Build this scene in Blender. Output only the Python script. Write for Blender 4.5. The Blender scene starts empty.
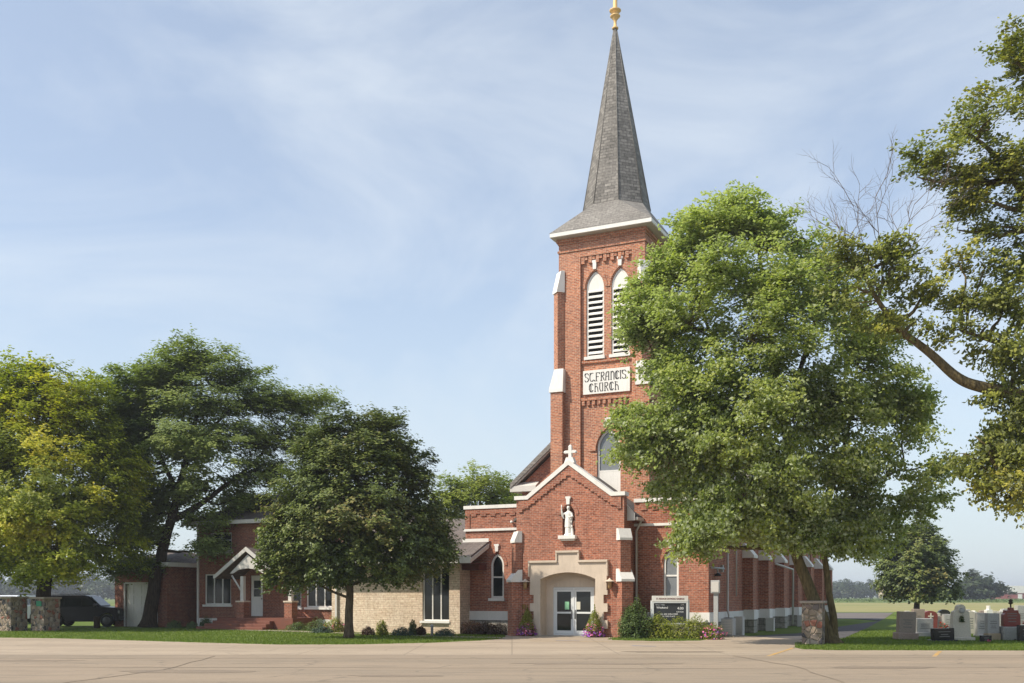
import bpy, bmesh, math, random
import numpy as np
from mathutils import Vector, Matrix, noise
from mathutils.geometry import tessellate_polygon
R = math.radians
scene = bpy.context.scene
COL = scene.collection

# ------------------------------------------------------------------ camera, sky, sun, exposure
F_PX, HZ, HC = 1020.0, 596.0, 1.75
cam = bpy.data.cameras.new('camera'); camo = bpy.data.objects.new('camera', cam); COL.objects.link(camo)
camo.location = (0, 0, HC); camo.rotation_euler = (R(90), 0, 0)
cam.sensor_width = 36; cam.lens = 36 * F_PX / 1024; cam.shift_y = (HZ - 341.5) / 1024
cam.clip_start = 0.1; cam.clip_end = 6000
scene.camera = camo
TH = R(25.3); CT, ST = math.cos(TH), math.sin(TH)
OX, OY = (569 - 512) / F_PX * 44, 44.0
SUN_EL = R(47)
sd = Vector((.743 * -ST - .669 * CT, .743 * -CT + .669 * ST, 0)).normalized()      # towards the sun, on the ground
sdir = Vector((sd.x * math.cos(SUN_EL), sd.y * math.cos(SUN_EL), math.sin(SUN_EL)))
sl = bpy.data.lights.new('sun', 'SUN'); sl.energy = 4.0; sl.angle = R(0.6); sl.color = (1, .91, .77)
slo = bpy.data.objects.new('sun', sl); COL.objects.link(slo)
slo.rotation_euler = (-sdir).to_track_quat('-Z', 'Y').to_euler(); slo.location = (-40, -20, 60)
world = bpy.data.worlds.new('World'); scene.world = world; world.use_nodes = True
wn, wl = world.node_tree.nodes, world.node_tree.links
wn.clear()
wo = wn.new('ShaderNodeOutputWorld'); bg = wn.new('ShaderNodeBackground'); bg.inputs[1].default_value = 0.138
sky = wn.new('ShaderNodeTexSky'); sky.sky_type = 'NISHITA'; sky.sun_disc = False
sky.sun_elevation = SUN_EL; sky.sun_rotation = math.atan2(sdir.x, sdir.y)
sky.air_density = 1.0; sky.dust_density = 1.2; sky.ozone_density = 1.0; sky.altitude = 200
tc = wn.new('ShaderNodeTexCoord'); mp = wn.new('ShaderNodeMapping'); mp.inputs['Scale'].default_value = (1.3, 1.3, 2.6)
mp.inputs['Rotation'].default_value = (R(8), R(-22), R(10))
nz = wn.new('ShaderNodeTexNoise'); nz.inputs['Scale'].default_value = 2.1; nz.inputs['Detail'].default_value = 9
nz.inputs['Roughness'].default_value = .58; nz.inputs['Distortion'].default_value = .9
cr = wn.new('ShaderNodeValToRGB'); cr.color_ramp.elements[0].position = .42; cr.color_ramp.elements[1].position = .70
cr.color_ramp.elements[0].color = (.30, .30, .30, 1); cr.color_ramp.elements[1].color = (.66, .66, .66, 1)
mx = wn.new('ShaderNodeMix'); mx.data_type = 'RGBA'
mx.inputs[7].default_value = (4.75, 5.10, 5.40, 1)
wl.new(tc.outputs['Generated'], mp.inputs[0]); wl.new(mp.outputs[0], nz.inputs[0]); wl.new(nz.outputs[0], cr.inputs[0])
wl.new(cr.outputs[0], mx.inputs[0]); wl.new(sky.outputs[0], mx.inputs[6]); sz = wn.new('ShaderNodeSeparateXYZ'); wl.new(tc.outputs['Generated'], sz.inputs[0])
hr = wn.new('ShaderNodeMapRange'); hr.interpolation_type = 'SMOOTHSTEP'; hr.inputs[1].default_value = -.05; hr.inputs[2].default_value = .36; hr.inputs[3].default_value = .80; hr.inputs[4].default_value = 0
wl.new(sz.outputs[2], hr.inputs[0]); mh = wn.new('ShaderNodeMix'); mh.data_type = 'RGBA'; mh.inputs[7].default_value = (3.6, 4.15, 4.5, 1)
wl.new(hr.outputs[0], mh.inputs[0]); wl.new(mx.outputs[2], mh.inputs[6]); wl.new(mh.outputs[2], bg.inputs[0]); wl.new(bg.outputs[0], wo.inputs[0])
scene.render.engine = 'CYCLES'
scene.view_settings.view_transform = 'Standard'; scene.view_settings.look = 'None'
scene.view_settings.exposure = 0.46; scene.view_settings.gamma = 1
scene.cycles.max_bounces = 6; scene.cycles.transparent_max_bounces = 8

# ------------------------------------------------------------------ helpers
def at(px, py, Y): return Vector(((px - 512) * Y / F_PX, Y, HC + (HZ - py) * Y / F_PX))
def G(px, py, z=0.0):
    Y = HC * F_PX / (py - HZ); return ((px - 512) * Y / F_PX, Y, z)
def L2W(u, v, z=0.0): return (OX + u * CT + v * ST, OY - u * ST + v * CT, z)
def tag(o, label=None, cat=None, group=None, kind=None):
    if label: o['label'] = label
    if cat: o['category'] = cat
    if group: o['group'] = group
    if kind: o['kind'] = kind
    return o
def root(name, label, cat, loc=(0, 0, 0), rz=0.0, group=None):
    o = bpy.data.objects.new(name, None); COL.objects.link(o); o.empty_display_size = .3
    o.location = loc; o.rotation_euler = (0, 0, rz)
    return tag(o, label, cat, group)

class MB:
    def __init__(s): s.v = []; s.f = []; s.m = []; s.s = []
    def add(s, vs, fs, m=0, sm=False, M=None):
        b = len(s.v)
        s.v += [tuple(M @ Vector(p)) if M is not None else tuple(p) for p in vs]
        s.f += [tuple(i + b for i in f) for f in fs]; s.m += [m] * len(fs); s.s += [sm] * len(fs); return s
    def box(s, x0, x1, y0, y1, z0, z1, m=0, M=None):
        return s.add([(x0,y0,z0),(x1,y0,z0),(x1,y1,z0),(x0,y1,z0),(x0,y0,z1),(x1,y0,z1),(x1,y1,z1),(x0,y1,z1)],
              [(0,3,2,1),(4,5,6,7),(0,1,5,4),(1,2,6,5),(2,3,7,6),(3,0,4,7)], m, False, M)
    def prism(s, pts, y0, y1, holes=(), m=0, M=None, back=True, sm=False):
        """outline in x,z extruded along y, with holes"""
        loops = [list(pts)] + [list(h) for h in holes]
        flat = [p for l in loops for p in l]; n = len(flat)
        tris = tessellate_polygon([[Vector((p[0], p[1], 0)) for p in l] for l in loops])
        vs = [(p[0], y0, p[1]) for p in flat] + [(p[0], y1, p[1]) for p in flat]
        fs = [tuple(t) for t in tris] + ([tuple(i + n for i in reversed(t)) for t in tris] if back else [])
        b = 0
        for l in loops:
            k = len(l)
            for i in range(k): fs.append((b + i, b + (i + 1) % k, b + (i + 1) % k + n, b + i + n))
            b += k
        return s.add(vs, fs, m, sm, M)
    def tube(s, pts, rs, n=8, m=0, M=None, caps=True):
        pts = [Vector(p) for p in pts]
        if not hasattr(rs, '__len__'): rs = [rs] * len(pts)
        vs = []; fs = []; prev = None
        for i, p in enumerate(pts):
            d = (pts[min(i + 1, len(pts) - 1)] - pts[max(i - 1, 0)])
            d = d.normalized() if d.length > 1e-9 else Vector((0, 0, 1))
            a = prev if prev is not None else (Vector((1, 0, 0)) if abs(d.x) < .8 else Vector((0, 1, 0)))
            a = (a - d * a.dot(d)).normalized(); prev = a; b = d.cross(a)
            for k in range(n):
                t = 2 * math.pi * k / n; vs.append(p + (a * math.cos(t) + b * math.sin(t)) * rs[i])
        for i in range(len(pts) - 1):
            for k in range(n):
                fs.append((i*n+k, i*n+(k+1) % n, (i+1)*n+(k+1) % n, (i+1)*n+k))
        if caps: fs.append(tuple(range(n))[::-1]); fs.append(tuple((len(pts)-1)*n + k for k in range(n)))
        return s.add(vs, fs, m, True, M)
    def lathe(s, c, prof, n=16, m=0, sx=1, sy=1, M=None):
        vs = []; fs = []
        for r, z in prof:
            for k in range(n):
                t = 2*math.pi*k/n; vs.append((c[0] + r*sx*math.cos(t), c[1] + r*sy*math.sin(t), c[2] + z))
        for i in range(len(prof)-1):
            for k in range(n): fs.append((i*n+k, i*n+(k+1) % n, (i+1)*n+(k+1) % n, (i+1)*n+k))
        fs.append(tuple(range(n))[::-1]); fs.append(tuple((len(prof)-1)*n+k for k in range(n)))
        return s.add(vs, fs, m, True, M)
    def build(s, name, mats, parent=None, loc=None, rz=0, bevel=0, fixn=True):
        me = bpy.data.meshes.new(name); me.from_pydata(s.v, [], s.f)
        if not isinstance(mats, (list, tuple)): mats = [mats]
        for m in mats: me.materials.append(m)
        me.polygons.foreach_set('material_index', s.m); me.polygons.foreach_set('use_smooth', s.s)
        if fixn:
            bm = bmesh.new(); bm.from_mesh(me); bmesh.ops.recalc_face_normals(bm, faces=bm.faces); bm.to_mesh(me); bm.free()
        uv = me.uv_layers.new(name='UVMap')
        for p in me.polygons:
            n = p.normal
            if abs(n.z) > .985: t, b = Vector((1,0,0)), Vector((0,1,0))
            else:
                t = Vector((-n.y, n.x, 0)).normalized(); b = n.cross(t)
            for li in p.loop_indices:
                co = me.vertices[me.loops[li].vertex_index].co; uv.data[li].uv = (co.dot(t), co.dot(b))
        o = bpy.data.objects.new(name, me); COL.objects.link(o)
        if parent: o.parent = parent
        if loc is not None: o.location = loc
        o.rotation_euler = (0, 0, rz)
        if bevel:
            bv = o.modifiers.new('bevel', 'BEVEL'); bv.width = bevel; bv.segments = 2; bv.limit_method = 'ANGLE'
        return o

def bx(name, mat, parent, *dims, bevel=0):
    m = MB()
    for d in ([dims] if not hasattr(dims[0], '__len__') else dims): m.box(*d)
    return m.build(name, mat, parent, bevel=bevel)

def arch(w, x, z0, spring, apex, n=8):
    """pointed opening, counter-clockwise, x centre"""
    h = w / 2; r = apex - spring; c = (r*r - h*h) / (2*h) if r > h*1.001 else 0
    Rr = c + h; a1 = math.atan2(r, -c) if r > h else math.pi/2
    pts = [(x - h, z0), (x + h, z0)]
    for i in range(n + 1):
        a = (math.pi - a1) * i / n; pts.append((x - c + Rr*math.cos(a), spring + (Rr*math.sin(a) if r >= h else r*math.sin(a))))
    for i in range(n - 1, -1, -1):
        a = (math.pi - a1) * i / n; pts.append((x + c - Rr*math.cos(a), spring + (Rr*math.sin(a) if r >= h else r*math.sin(a))))
    return pts
def segarch(x0, x1, z0, spring, rise, n=12):
    w = (x1 - x0) / 2; Rr = (w*w + rise*rise) / (2*rise); cx = (x0 + x1) / 2; a = math.asin(w / Rr)
    return [(x0, z0), (x1, z0)] + [(cx + Rr*math.sin(a - 2*a*i/n), spring + rise - Rr + Rr*math.cos(a - 2*a*i/n)) for i in range(n + 1)]
def rect(x0, x1, z0, z1): return [(x0, z0), (x1, z0), (x1, z1), (x0, z1)]

# ------------------------------------------------------------------ materials
def mat(name, col=(.5,.5,.5), rough=.7, metal=0, spec=.4):
    m = bpy.data.materials.new(name); m.use_nodes = True; p = m.node_tree.nodes['Principled BSDF']
    p.inputs['Base Color'].default_value = (*col, 1); p.inputs['Roughness'].default_value = rough
    p.inputs['Metallic'].default_value = metal; p.inputs['Specular IOR Level'].default_value = spec
    return m
def N(m, t, **kw):
    n = m.node_tree.nodes.new(t)
    for k, v in kw.items():
        if k in n.inputs.keys(): n.inputs[k].default_value = v
        else: setattr(n, k, v)
    return n
def Lk(m, a, b): m.node_tree.links.new(a, b)
def P(m): return m.node_tree.nodes['Principled BSDF']
def coords(m, uv=True, scale=None):
    t = N(m, 'ShaderNodeTexCoord'); o = t.outputs['UV' if uv else 'Object']
    if scale:
        mp_ = N(m, 'ShaderNodeMapping'); mp_.inputs['Scale'].default_value = scale; Lk(m, o, mp_.inputs[0]); return mp_.outputs[0]
    return o
def mixc(m, fac, a, b, mode='MIX'):
    x = N(m, 'ShaderNodeMix', data_type='RGBA', blend_type=mode)
    for i, s_ in ((0, fac), (6, a), (7, b)):
        if hasattr(s_, 'links'): Lk(m, s_, x.inputs[i])
        elif i == 0: x.inputs[0].default_value = s_
        else: x.inputs[i].default_value = (*s_, 1)
    return x.outputs[2]
def ramp(m, src, p0, p1, c0=(0,0,0), c1=(1,1,1)):
    r = N(m, 'ShaderNodeValToRGB'); e = r.color_ramp.elements
    e[0].position = p0; e[1].position = p1; e[0].color = (*c0, 1); e[1].color = (*c1, 1); Lk(m, src, r.inputs[0]); return r.outputs[0]
def noisev(m, vec, scale, detail=4, rough=.55):
    n = N(m, 'ShaderNodeTexNoise', Scale=scale, Detail=detail, Roughness=rough); Lk(m, vec, n.inputs['Vector']); return n.outputs[0]
def bump(m, h, strength, dist=.02):
    b = N(m, 'ShaderNodeBump'); b.inputs['Strength'].default_value = strength; b.inputs['Distance'].default_value = dist
    Lk(m, h, b.inputs['Height']); Lk(m, b.outputs[0], P(m).inputs['Normal'])
def brick(name, c1, c2, mo, w=.215, h=.075, ms=.011, var=.5, bs=.35, wear=(.30,.20,.16), off=.5, sq=1.0):
    m = mat(name, rough=.85, spec=.2); uv = coords(m)
    t = N(m, 'ShaderNodeTexBrick', Scale=1.0); t.offset = off; t.squash = sq; t.squash_frequency = 3
    t.inputs['Color1'].default_value = (*c1, 1); t.inputs['Color2'].default_value = (*c2, 1); t.inputs['Mortar'].default_value = (*mo, 1)
    t.inputs['Brick Width'].default_value = w; t.inputs['Row Height'].default_value = h; t.inputs['Mortar Size'].default_value = ms
    t.inputs['Mortar Smooth'].default_value = .2; Lk(m, uv, t.inputs[0])
    n1 = noisev(m, uv, .7, 5); n2 = noisev(m, uv, 9, 3)
    c = mixc(m, ramp(m, n1, .35, .75, (0,0,0), (var,)*3), t.outputs[0], wear)
    c = mixc(m, .75, c, ramp(m, n2, .28, .72, (.30,)*3, (.72,)*3), 'OVERLAY')
    c = mixc(m, .5, c, ramp(m, noisev(m, uv, .22, 3), .3, .7, (.38,)*3, (.62,)*3), 'OVERLAY')
    n5 = noisev(m, coords(m, True, (2.2, .28, 1)), 1.2, 6, .6); c = mixc(m, ramp(m, n5, .5, .8, (0,)*3, (.4,)*3), c, tuple(x*.45 for x in c2))
    Lk(m, c, P(m).inputs['Base Color']); bump(m, t.outputs['Fac'], -bs, .01); return m
BRICK = brick('church_brick', (.43,.135,.070), (.22,.058,.034), (.36,.25,.19), var=.35)
BRICKT = brick('tower_brick', (.54,.185,.088), (.28,.078,.042), (.46,.34,.25), ms=.013, var=.3)
BRICKR = brick('rectory_brick', (.30,.085,.042), (.17,.045,.028), (.30,.20,.15), var=.4)
ASHLAR = brick('stone_ashlar', (.66,.52,.395), (.53,.41,.30), (.36,.28,.20), w=.62, h=.105, ms=.009, bs=1.0, wear=(.50,.43,.35), sq=.6, off=.37)
LIME = brick('limestone_base', (.36,.33,.28), (.22,.20,.17), (.13,.12,.10), w=.75, h=.30, ms=.02, bs=.9, wear=(.40,.38,.34))
SHING = brick('shingles', (.135,.125,.115), (.075,.07,.066), (.045,.043,.042), w=.32, h=.15, ms=.012, bs=.6, wear=(.17,.16,.15))
SPIRESH = brick('spire_shingles', (.25,.235,.215), (.12,.113,.105), (.06,.058,.055), w=.34, h=.15, ms=.012, bs=.6, wear=(.26,.245,.225))
SHINGL = brick('light_shingles', (.24,.225,.205), (.18,.17,.155), (.11,.10,.10), w=.32, h=.15, ms=.010, bs=.5, wear=(.25,.24,.22))
SHINGR = brick('brown_shingles', (.17,.14,.125), (.115,.098,.09), (.06,.05,.05), w=.33, h=.14, ms=.010, bs=.5, wear=(.19,.17,.16))
def weathered(name, col, dark, sc=1.2, rough=.7, amt=.6, bs=.1, fine=25):
    m = mat(name, col, rough, spec=.3); o = coords(m, False)
    n1 = noisev(m, o, sc, 6, .6); n2 = noisev(m, o, fine, 4)
    c = mixc(m, ramp(m, n1, .42, .78, (0,)*3, (amt,)*3), col, dark)
    c = mixc(m, ramp(m, n2, .3, .8, (0,)*3, (.35,)*3), c, dark)
    n3 = noisev(m, coords(m, False, (7, 7, .8)), 1.6, 5, .65); c = mixc(m, ramp(m, n3, .5, .78, (0,)*3, (.55,)*3), c, dark)
    Lk(m, c, P(m).inputs['Base Color']); bump(m, n2, bs, .01); return m
WHITE = weathered('white_paint', (.80,.78,.74), (.56,.54,.50), 1.6, amt=.4)
WOOD = weathered('painted_wood', (.62,.60,.56), (.42,.40,.37), 2)
CREAM = weathered('cast_stone', (.62,.52,.42), (.42,.35,.28), 1.3, amt=.7)
GREYM = weathered('grey_metal', (.42,.43,.43), (.28,.28,.28), 3, .5)
DSPOUT = mat('downspout_paint', (.55,.53,.50), .5)
GLASS = mat('window_glass', (.014,.017,.018), .07, 0, .45)
GLASSG = weathered('storm_glass', (.20,.215,.225), (.13,.14,.15), 5, .2); P(GLASSG).inputs['Specular IOR Level'].default_value = .7
CURT = mat('curtain_lace', (.22,.22,.21), .5)
DARK = mat('dark_void', (.012,.011,.010), .9)  # near-black colour standing in for unlit space behind openings
SOFF = weathered('brown_fascia', (.12,.035,.028), (.08,.03,.025), 2)
GOLD = mat('gilded_metal', (.80,.50,.16), .35, .8)
GOLDP = mat('gold_paint', (.70,.47,.20), .5)
BRASS = mat('old_brass', (.22,.13,.05), .4, .7)
AMBER = mat('amber_glass', (.35,.22,.10), .3)
BLACK = mat('black_paint', (.02,.02,.022), .3)
LETTER = mat('letter_black', (.035,.035,.035), .6)
LETW = mat('letter_white', (.75,.75,.74), .6)
LETR = mat('letter_maroon', (.20,.05,.05), .6)
BOARD = mat('board_black', (.035,.038,.042), .35)
PAPER = mat('paper_cream', (.62,.60,.50), .7); PAPERG = mat('paper_green', (.25,.52,.32), .7)
ALUM = mat('white_aluminium', (.66,.68,.68), .4)
DSTEP = weathered('red_step', (.20,.075,.05), (.13,.06,.045), 3)

def bark(name, c1, c2):
    m = mat(name, c1, .9, spec=.1); o = coords(m, False, (7, 7, 1.3)); n = noisev(m, o, 2.2, 6, .65)
    Lk(m, ramp(m, n, .35, .68, c2, c1), P(m).inputs['Base Color']); bump(m, n, .9, .04); return m
BARK = bark('bark_grey', (.17,.125,.085), (.06,.045,.03))
BARKO = bark('bark_olive', (.20,.155,.075), (.065,.05,.028))
BARKD = bark('bark_dark', (.085,.062,.045), (.03,.022,.016))
TWIG = bark('dead_twig', (.26,.21,.17), (.14,.11,.09))
def leafmat(name, cols, under=None, trans=.35, rough=.5):
    m = mat(name, cols[0], rough, spec=.35); nt = m.node_tree
    a = N(m, 'ShaderNodeAttribute', attribute_name='rnd')
    r = N(m, 'ShaderNodeValToRGB'); e = r.color_ramp.elements
    e[0].color = (*cols[0], 1); e[1].color = (*cols[-1], 1)
    for i, c in enumerate(cols[1:-1]): k = e.new((i + 1) / (len(cols) - 1)); k.color = (*c, 1)
    Lk(m, a.outputs['Fac'], r.inputs[0]); c = r.outputs[0]
    if under:
        g = N(m, 'ShaderNodeNewGeometry'); c2 = mixc(m, .75, c, under); c = mixc(m, g.outputs['Backfacing'], c, c2)
    Lk(m, c, P(m).inputs['Base Color'])
    tr = N(m, 'ShaderNodeBsdfTranslucent'); tcol = mixc(m, 1.0, c, (1.25, 1.45, .55), 'MULTIPLY'); Lk(m, tcol, tr.inputs[0])
    ms = N(m, 'ShaderNodeMixShader'); ms.inputs[0].default_value = trans
    Lk(m, P(m).outputs[0], ms.inputs[1]); Lk(m, tr.outputs[0], ms.inputs[2]); Lk(m, ms.outputs[0], nt.nodes['Material Output'].inputs[0]); return m
L_SILVER = leafmat('silver_maple_leaf', [(.13,.165,.035),(.25,.29,.055),(.42,.44,.12)], (.46,.50,.34), .45)
L_YELLOW = leafmat('yellowing_maple_leaf', [(0.17, 0.2, 0.03), (0.28, 0.31, 0.035), (0.4, 0.41, 0.045), (0.55, 0.48, 0.06)], None, .40)
L_LOCUST = leafmat('locust_leaf', [(0.16, 0.205, 0.065), (0.23, 0.28, 0.08), (0.31, 0.355, 0.11)], None, .32)
L_DARK = leafmat('linden_leaf', [(0.085, 0.115, 0.03), (0.135, 0.17, 0.04), (0.19, 0.225, 0.06), (0.21, 0.18, 0.06)], (.12,.15,.08), .22)
L_OAKY = leafmat('right_maple_leaf', [(0.16, 0.175, 0.035), (0.24, 0.265, 0.045), (0.34, 0.34, 0.06), (0.42, 0.37, 0.07)], (.16,.18,.09), .32)
L_BRIGHT = leafmat('bright_leaf', [(0.18, 0.22, 0.045), (0.27, 0.31, 0.06), (0.35, 0.37, 0.09)], None, .4)
L_FAR = leafmat('far_leaf', [(.035,.055,.03), (.055,.08,.035), (.07,.09,.04)], None, .2)
L_YEW = leafmat('yew_leaf', [(0.055, 0.09, 0.025), (0.09, 0.14, 0.04), (0.15, 0.2, 0.06)], None, .2)
L_LIME = leafmat('lime_shrub_leaf', [(.12,.16,.022), (.24,.27,.035), (.36,.36,.06)], None, .35)
L_RED = leafmat('barberry_leaf', [(.045,.022,.02), (.08,.035,.028), (.09,.07,.03)], None, .2)
L_BLUE = leafmat('juniper_leaf', [(.05,.085,.06), (.08,.12,.085)], None, .15)
L_HOSTA = leafmat('hosta_leaf', [(.10,.16,.06), (.24,.28,.14)], None, .3)
PET_P = leafmat('pink_petal', [(.70,.10,.30), (.85,.22,.45), (.88,.42,.52)], None, .25)
PET_V = leafmat('violet_petal', [(.20,.04,.42), (.36,.09,.60), (.46,.15,.62)], None, .25)
PET_R = leafmat('red_petal', [(.45,.03,.02), (.62,.08,.04)], None, .25)
L_GRASS = leafmat('grass_blade', [(.08,.13,.018), (.13,.19,.025), (.19,.23,.045)], None, .35)

def groundmat(name, a, b, c=None, s1=.15, s2=3.0, bs=.1, rough=.95, stretch=(1,1,1)):
    m = mat(name, a, rough, spec=.15); o = coords(m, False, stretch)
    n1 = noisev(m, o, s1, 6, .6); n2 = noisev(m, o, s2, 6, .65)
    col = mixc(m, ramp(m, n1, .35, .68), a, b)
    col = mixc(m, ramp(m, n2, .4, .75, (0,)*3, (.6,)*3), col, c or b)
    Lk(m, col, P(m).inputs['Base Color']); bump(m, n2, bs, .03); return m
GRASS = groundmat('lawn_soil', (.09,.14,.02), (.13,.17,.03), (.06,.095,.015), .25, 14, .6)
FIELD = groundmat('far_field', (.10,.15,.04), (.17,.19,.06), (.10,.14,.05), .02, .5, .1, stretch=(.35,1.6,1))
STUB = groundmat('stubble', (.26,.235,.10), (.15,.19,.055), (.42,.33,.20), .05, .4, .1, stretch=(.25,1.5,1))
def pave(name, a, b, dark, crack=.5, cs=.35, seam=None):
    m = mat(name, a, .92, spec=.15); o = coords(m, False); o2 = coords(m, False, (.16, 1.3, 1))
    n1 = noisev(m, o2, .35, 6, .6); n2 = noisev(m, o, 26, 4, .7); n3 = noisev(m, o, 1.6, 5)
    col = mixc(m, ramp(m, n1, .38, .62), a, b)
    col = mixc(m, ramp(m, noisev(m, coords(m, False, (.5, 2.6, 1)), .8, 6, .65), .50, .72, (0,)*3, (.55,)*3), col, dark)
    col = mixc(m, ramp(m, n2, .35, .8, (0,)*3, (.45,)*3), col, dark)
    w = N(m, 'ShaderNodeVectorMath', operation='ADD'); sc_ = N(m, 'ShaderNodeVectorMath', operation='SCALE'); sc_.inputs['Scale'].default_value = .9
    nn = N(m, 'ShaderNodeTexNoise', Scale=.9, Detail=5.0); Lk(m, o, nn.inputs['Vector']); Lk(m, nn.outputs['Color'], sc_.inputs[0]); Lk(m, sc_.outputs[0], w.inputs[0]); Lk(m, o, w.inputs[1])
    v = N(m, 'ShaderNodeTexVoronoi', feature='DISTANCE_TO_EDGE', Scale=cs); Lk(m, w.outputs[0], v.inputs['Vector'])
    ck = ramp(m, v.outputs[0], .004, .022, (1,)*3, (0,)*3)
    msk = N(m, 'ShaderNodeMath', operation='MULTIPLY'); Lk(m, ck, msk.inputs[0]); Lk(m, ramp(m, n3, .45, .62), msk.inputs[1])
    mk2 = N(m, 'ShaderNodeMath', operation='MULTIPLY'); mk2.inputs[1].default_value = crack; Lk(m, msk.outputs[0], mk2.inputs[0])
    col = mixc(m, mk2.outputs[0], col, dark)
    if seam:
        b_ = N(m, 'ShaderNodeTexBrick', Scale=1.0); b_.offset = 0; b_.inputs['Brick Width'].default_value = seam; b_.inputs['Row Height'].default_value = seam*.8
        b_.inputs['Mortar Size'].default_value = .025; Lk(m, o, b_.inputs[0]); col = mixc(m, ramp(m, b_.outputs['Fac'], 0, 1, (0,)*3, (.55,)*3), col, dark)
    Lk(m, col, P(m).inputs['Base Color']); bump(m, n2, .25, .01); return m
ROAD = pave('dusty_asphalt', (.335,.265,.195), (.275,.225,.17), (.17,.145,.115), .75, .3)
APRON = pave('concrete', (.425,.345,.26), (.35,.285,.215), (.20,.17,.135), .55, .3, 3.2)
PATCH = groundmat('tar_patch', (.22,.18,.14), (.27,.215,.16), (.17,.14,.11), 1.5, 8)
ASPH = pave('asphalt_drive', (.085,.082,.085), (.12,.115,.115), (.05,.05,.05), .3, .4)
ASPHL = pave('worn_lot', (.20,.175,.16), (.13,.12,.12), (.08,.075,.07), .4, .4)
PATHM = pave('walk_concrete', (.40,.35,.28), (.34,.30,.24), (.2,.18,.15), .3, .8)
YEL = groundmat('worn_yellow_paint', (.52,.30,.07), (.42,.29,.15), (.36,.28,.2), 1, 6)
BLU = groundmat('worn_blue_paint', (.12,.18,.34), (.25,.26,.30), (.3,.27,.25), 1, 6)

def stonework(name, scale=3.1):
    m = mat(name, rough=.85, spec=.25); o = coords(m, False)
    v = N(m, 'ShaderNodeTexVoronoi', Scale=scale, Randomness=.85); Lk(m, o, v.inputs['Vector'])
    e = N(m, 'ShaderNodeTexVoronoi', feature='DISTANCE_TO_EDGE', Scale=scale, Randomness=.85); Lk(m, o, e.inputs['Vector'])
    sp = N(m, 'ShaderNodeSeparateColor'); Lk(m, v.outputs['Color'], sp.inputs[0])
    r = N(m, 'ShaderNodeValToRGB'); el = r.color_ramp.elements; r.color_ramp.interpolation = 'CONSTANT'
    el[0].color = (.30,.23,.17, 1); el[1].position = .9; el[1].color = (.05,.05,.06, 1)
    for p_, c_ in ((.24, (.30,.11,.07)), (.33, (.38,.32,.26)), (.5, (.22,.16,.13)), (.64, (.42,.32,.25)), (.8, (.15,.125,.12))): k = el.new(p_); k.color = (*c_, 1)
    Lk(m, sp.outputs[0], r.inputs[0]); n = noisev(m, o, 22, 5)
    c = mixc(m, ramp(m, n, .3, .8, (0,)*3, (.5,)*3), r.outputs[0], (.18,.15,.13))
    c = mixc(m, ramp(m, e.outputs[0], .03, .075, (1,)*3, (0,)*3), c, (.30,.25,.20))
    Lk(m, c, P(m).inputs['Base Color']); bump(m, ramp(m, e.outputs[0], 0, .14), .9, .05); return m
FSTONE = stonework('fieldstone', 4.6)
def granite(name, a, b, rough=.45):
    m = mat(name, a, rough); o = coords(m, False); n = noisev(m, o, 40, 3, .8); n1 = noisev(m, o, 2.5, 5)
    c = mixc(m, ramp(m, n, .4, .65), a, b); c = mixc(m, ramp(m, n1, .5, .8, (0,)*3, (.5,)*3), c, b); Lk(m, c, P(m).inputs['Base Color']); return m
GR_G = granite('grey_granite', (.46,.45,.43), (.26,.25,.24), .6); GR_L = granite('pale_marble', (.66,.60,.50), (.44,.40,.33), .7)
GR_B = granite('brown_granite', (.36,.29,.24), (.22,.18,.15)); GR_R = granite('red_granite', (.24,.055,.042), (.15,.04,.035), .3)
GR_K = granite('black_granite', (.03,.028,.03), (.015,.015,.015), .15); GR_P = granite('pink_granite', (.42,.32,.27), (.25,.18,.15)); GR_T = granite('tan_stone', (.42,.33,.22), (.33,.26,.17), .8)
GR_ROUGH = granite('rock_faced', (.42,.41,.39), (.20,.20,.19), .9)
ENGR = mat('engraving', (.20,.19,.18), .8); ENGL = mat('engraving_light', (.17,.16,.15), .7)

# ------------------------------------------------------------------ ground, road, paths (the setting)
def sheet(name, pts, z, m, label=None):
    mb = MB(); tris = tessellate_polygon([[Vector((p[0], p[1], 0)) for p in pts]])
    mb.add([(p[0], p[1], z) for p in pts], [tuple(t) for t in tris]); o = mb.build(name, m, fixn=False)
    for p in o.data.polygons:
        if p.normal.z < 0: p.flip()
    return tag(o, label, None, None, 'structure')
mb = MB(); mb.add([(-2500,-60,0),(2500,-60,0),(2500,120,0),(-2500,120,0),(2500,3500,-.5),(-2500,3500,-.5)], [(0,1,2,3)], 0); 
tag(mb.build('ground', GRASS), 'mown green lawn ground around the church', None, None, 'structure')
sheet('field', [(-2500,120),(2500,120),(2500,3500),(-2500,3500)], 0, FIELD, 'flat green farm fields reaching the horizon')
_rr = random.Random(2); _je = [(x*1.0, 30.2 + .35*noise.noise(Vector((x*.21,0,0))) + .10*noise.noise(Vector((x*1.7,3,0)))) for x in range(-60, 61)]
sheet('road', [(-300,-60),(300,-60),(300,30.2)] + _je[::-1] + [(-300,30.2)], .012, ROAD, 'dusty beige asphalt road in the foreground')
edge = [(-900,634),(-200,636.6),(0,637.8),(60,638.6),(120,640.3),(200,642.8),(280,644.8),(360,644.6),(430,643.0),(480,640.8),(505,638.6),
        (506,633),(612,633),(612,640.3),(655,641.3),(700,640.8),(712,639),(737,635.0),(762,637.4),(800,639.6),(812,641.5),(803,644.2),(793,647.4),(802,649.4),(830,650.4),(1024,650.8),(1500,651.5),(2400,653)]
_e2 = []
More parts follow.
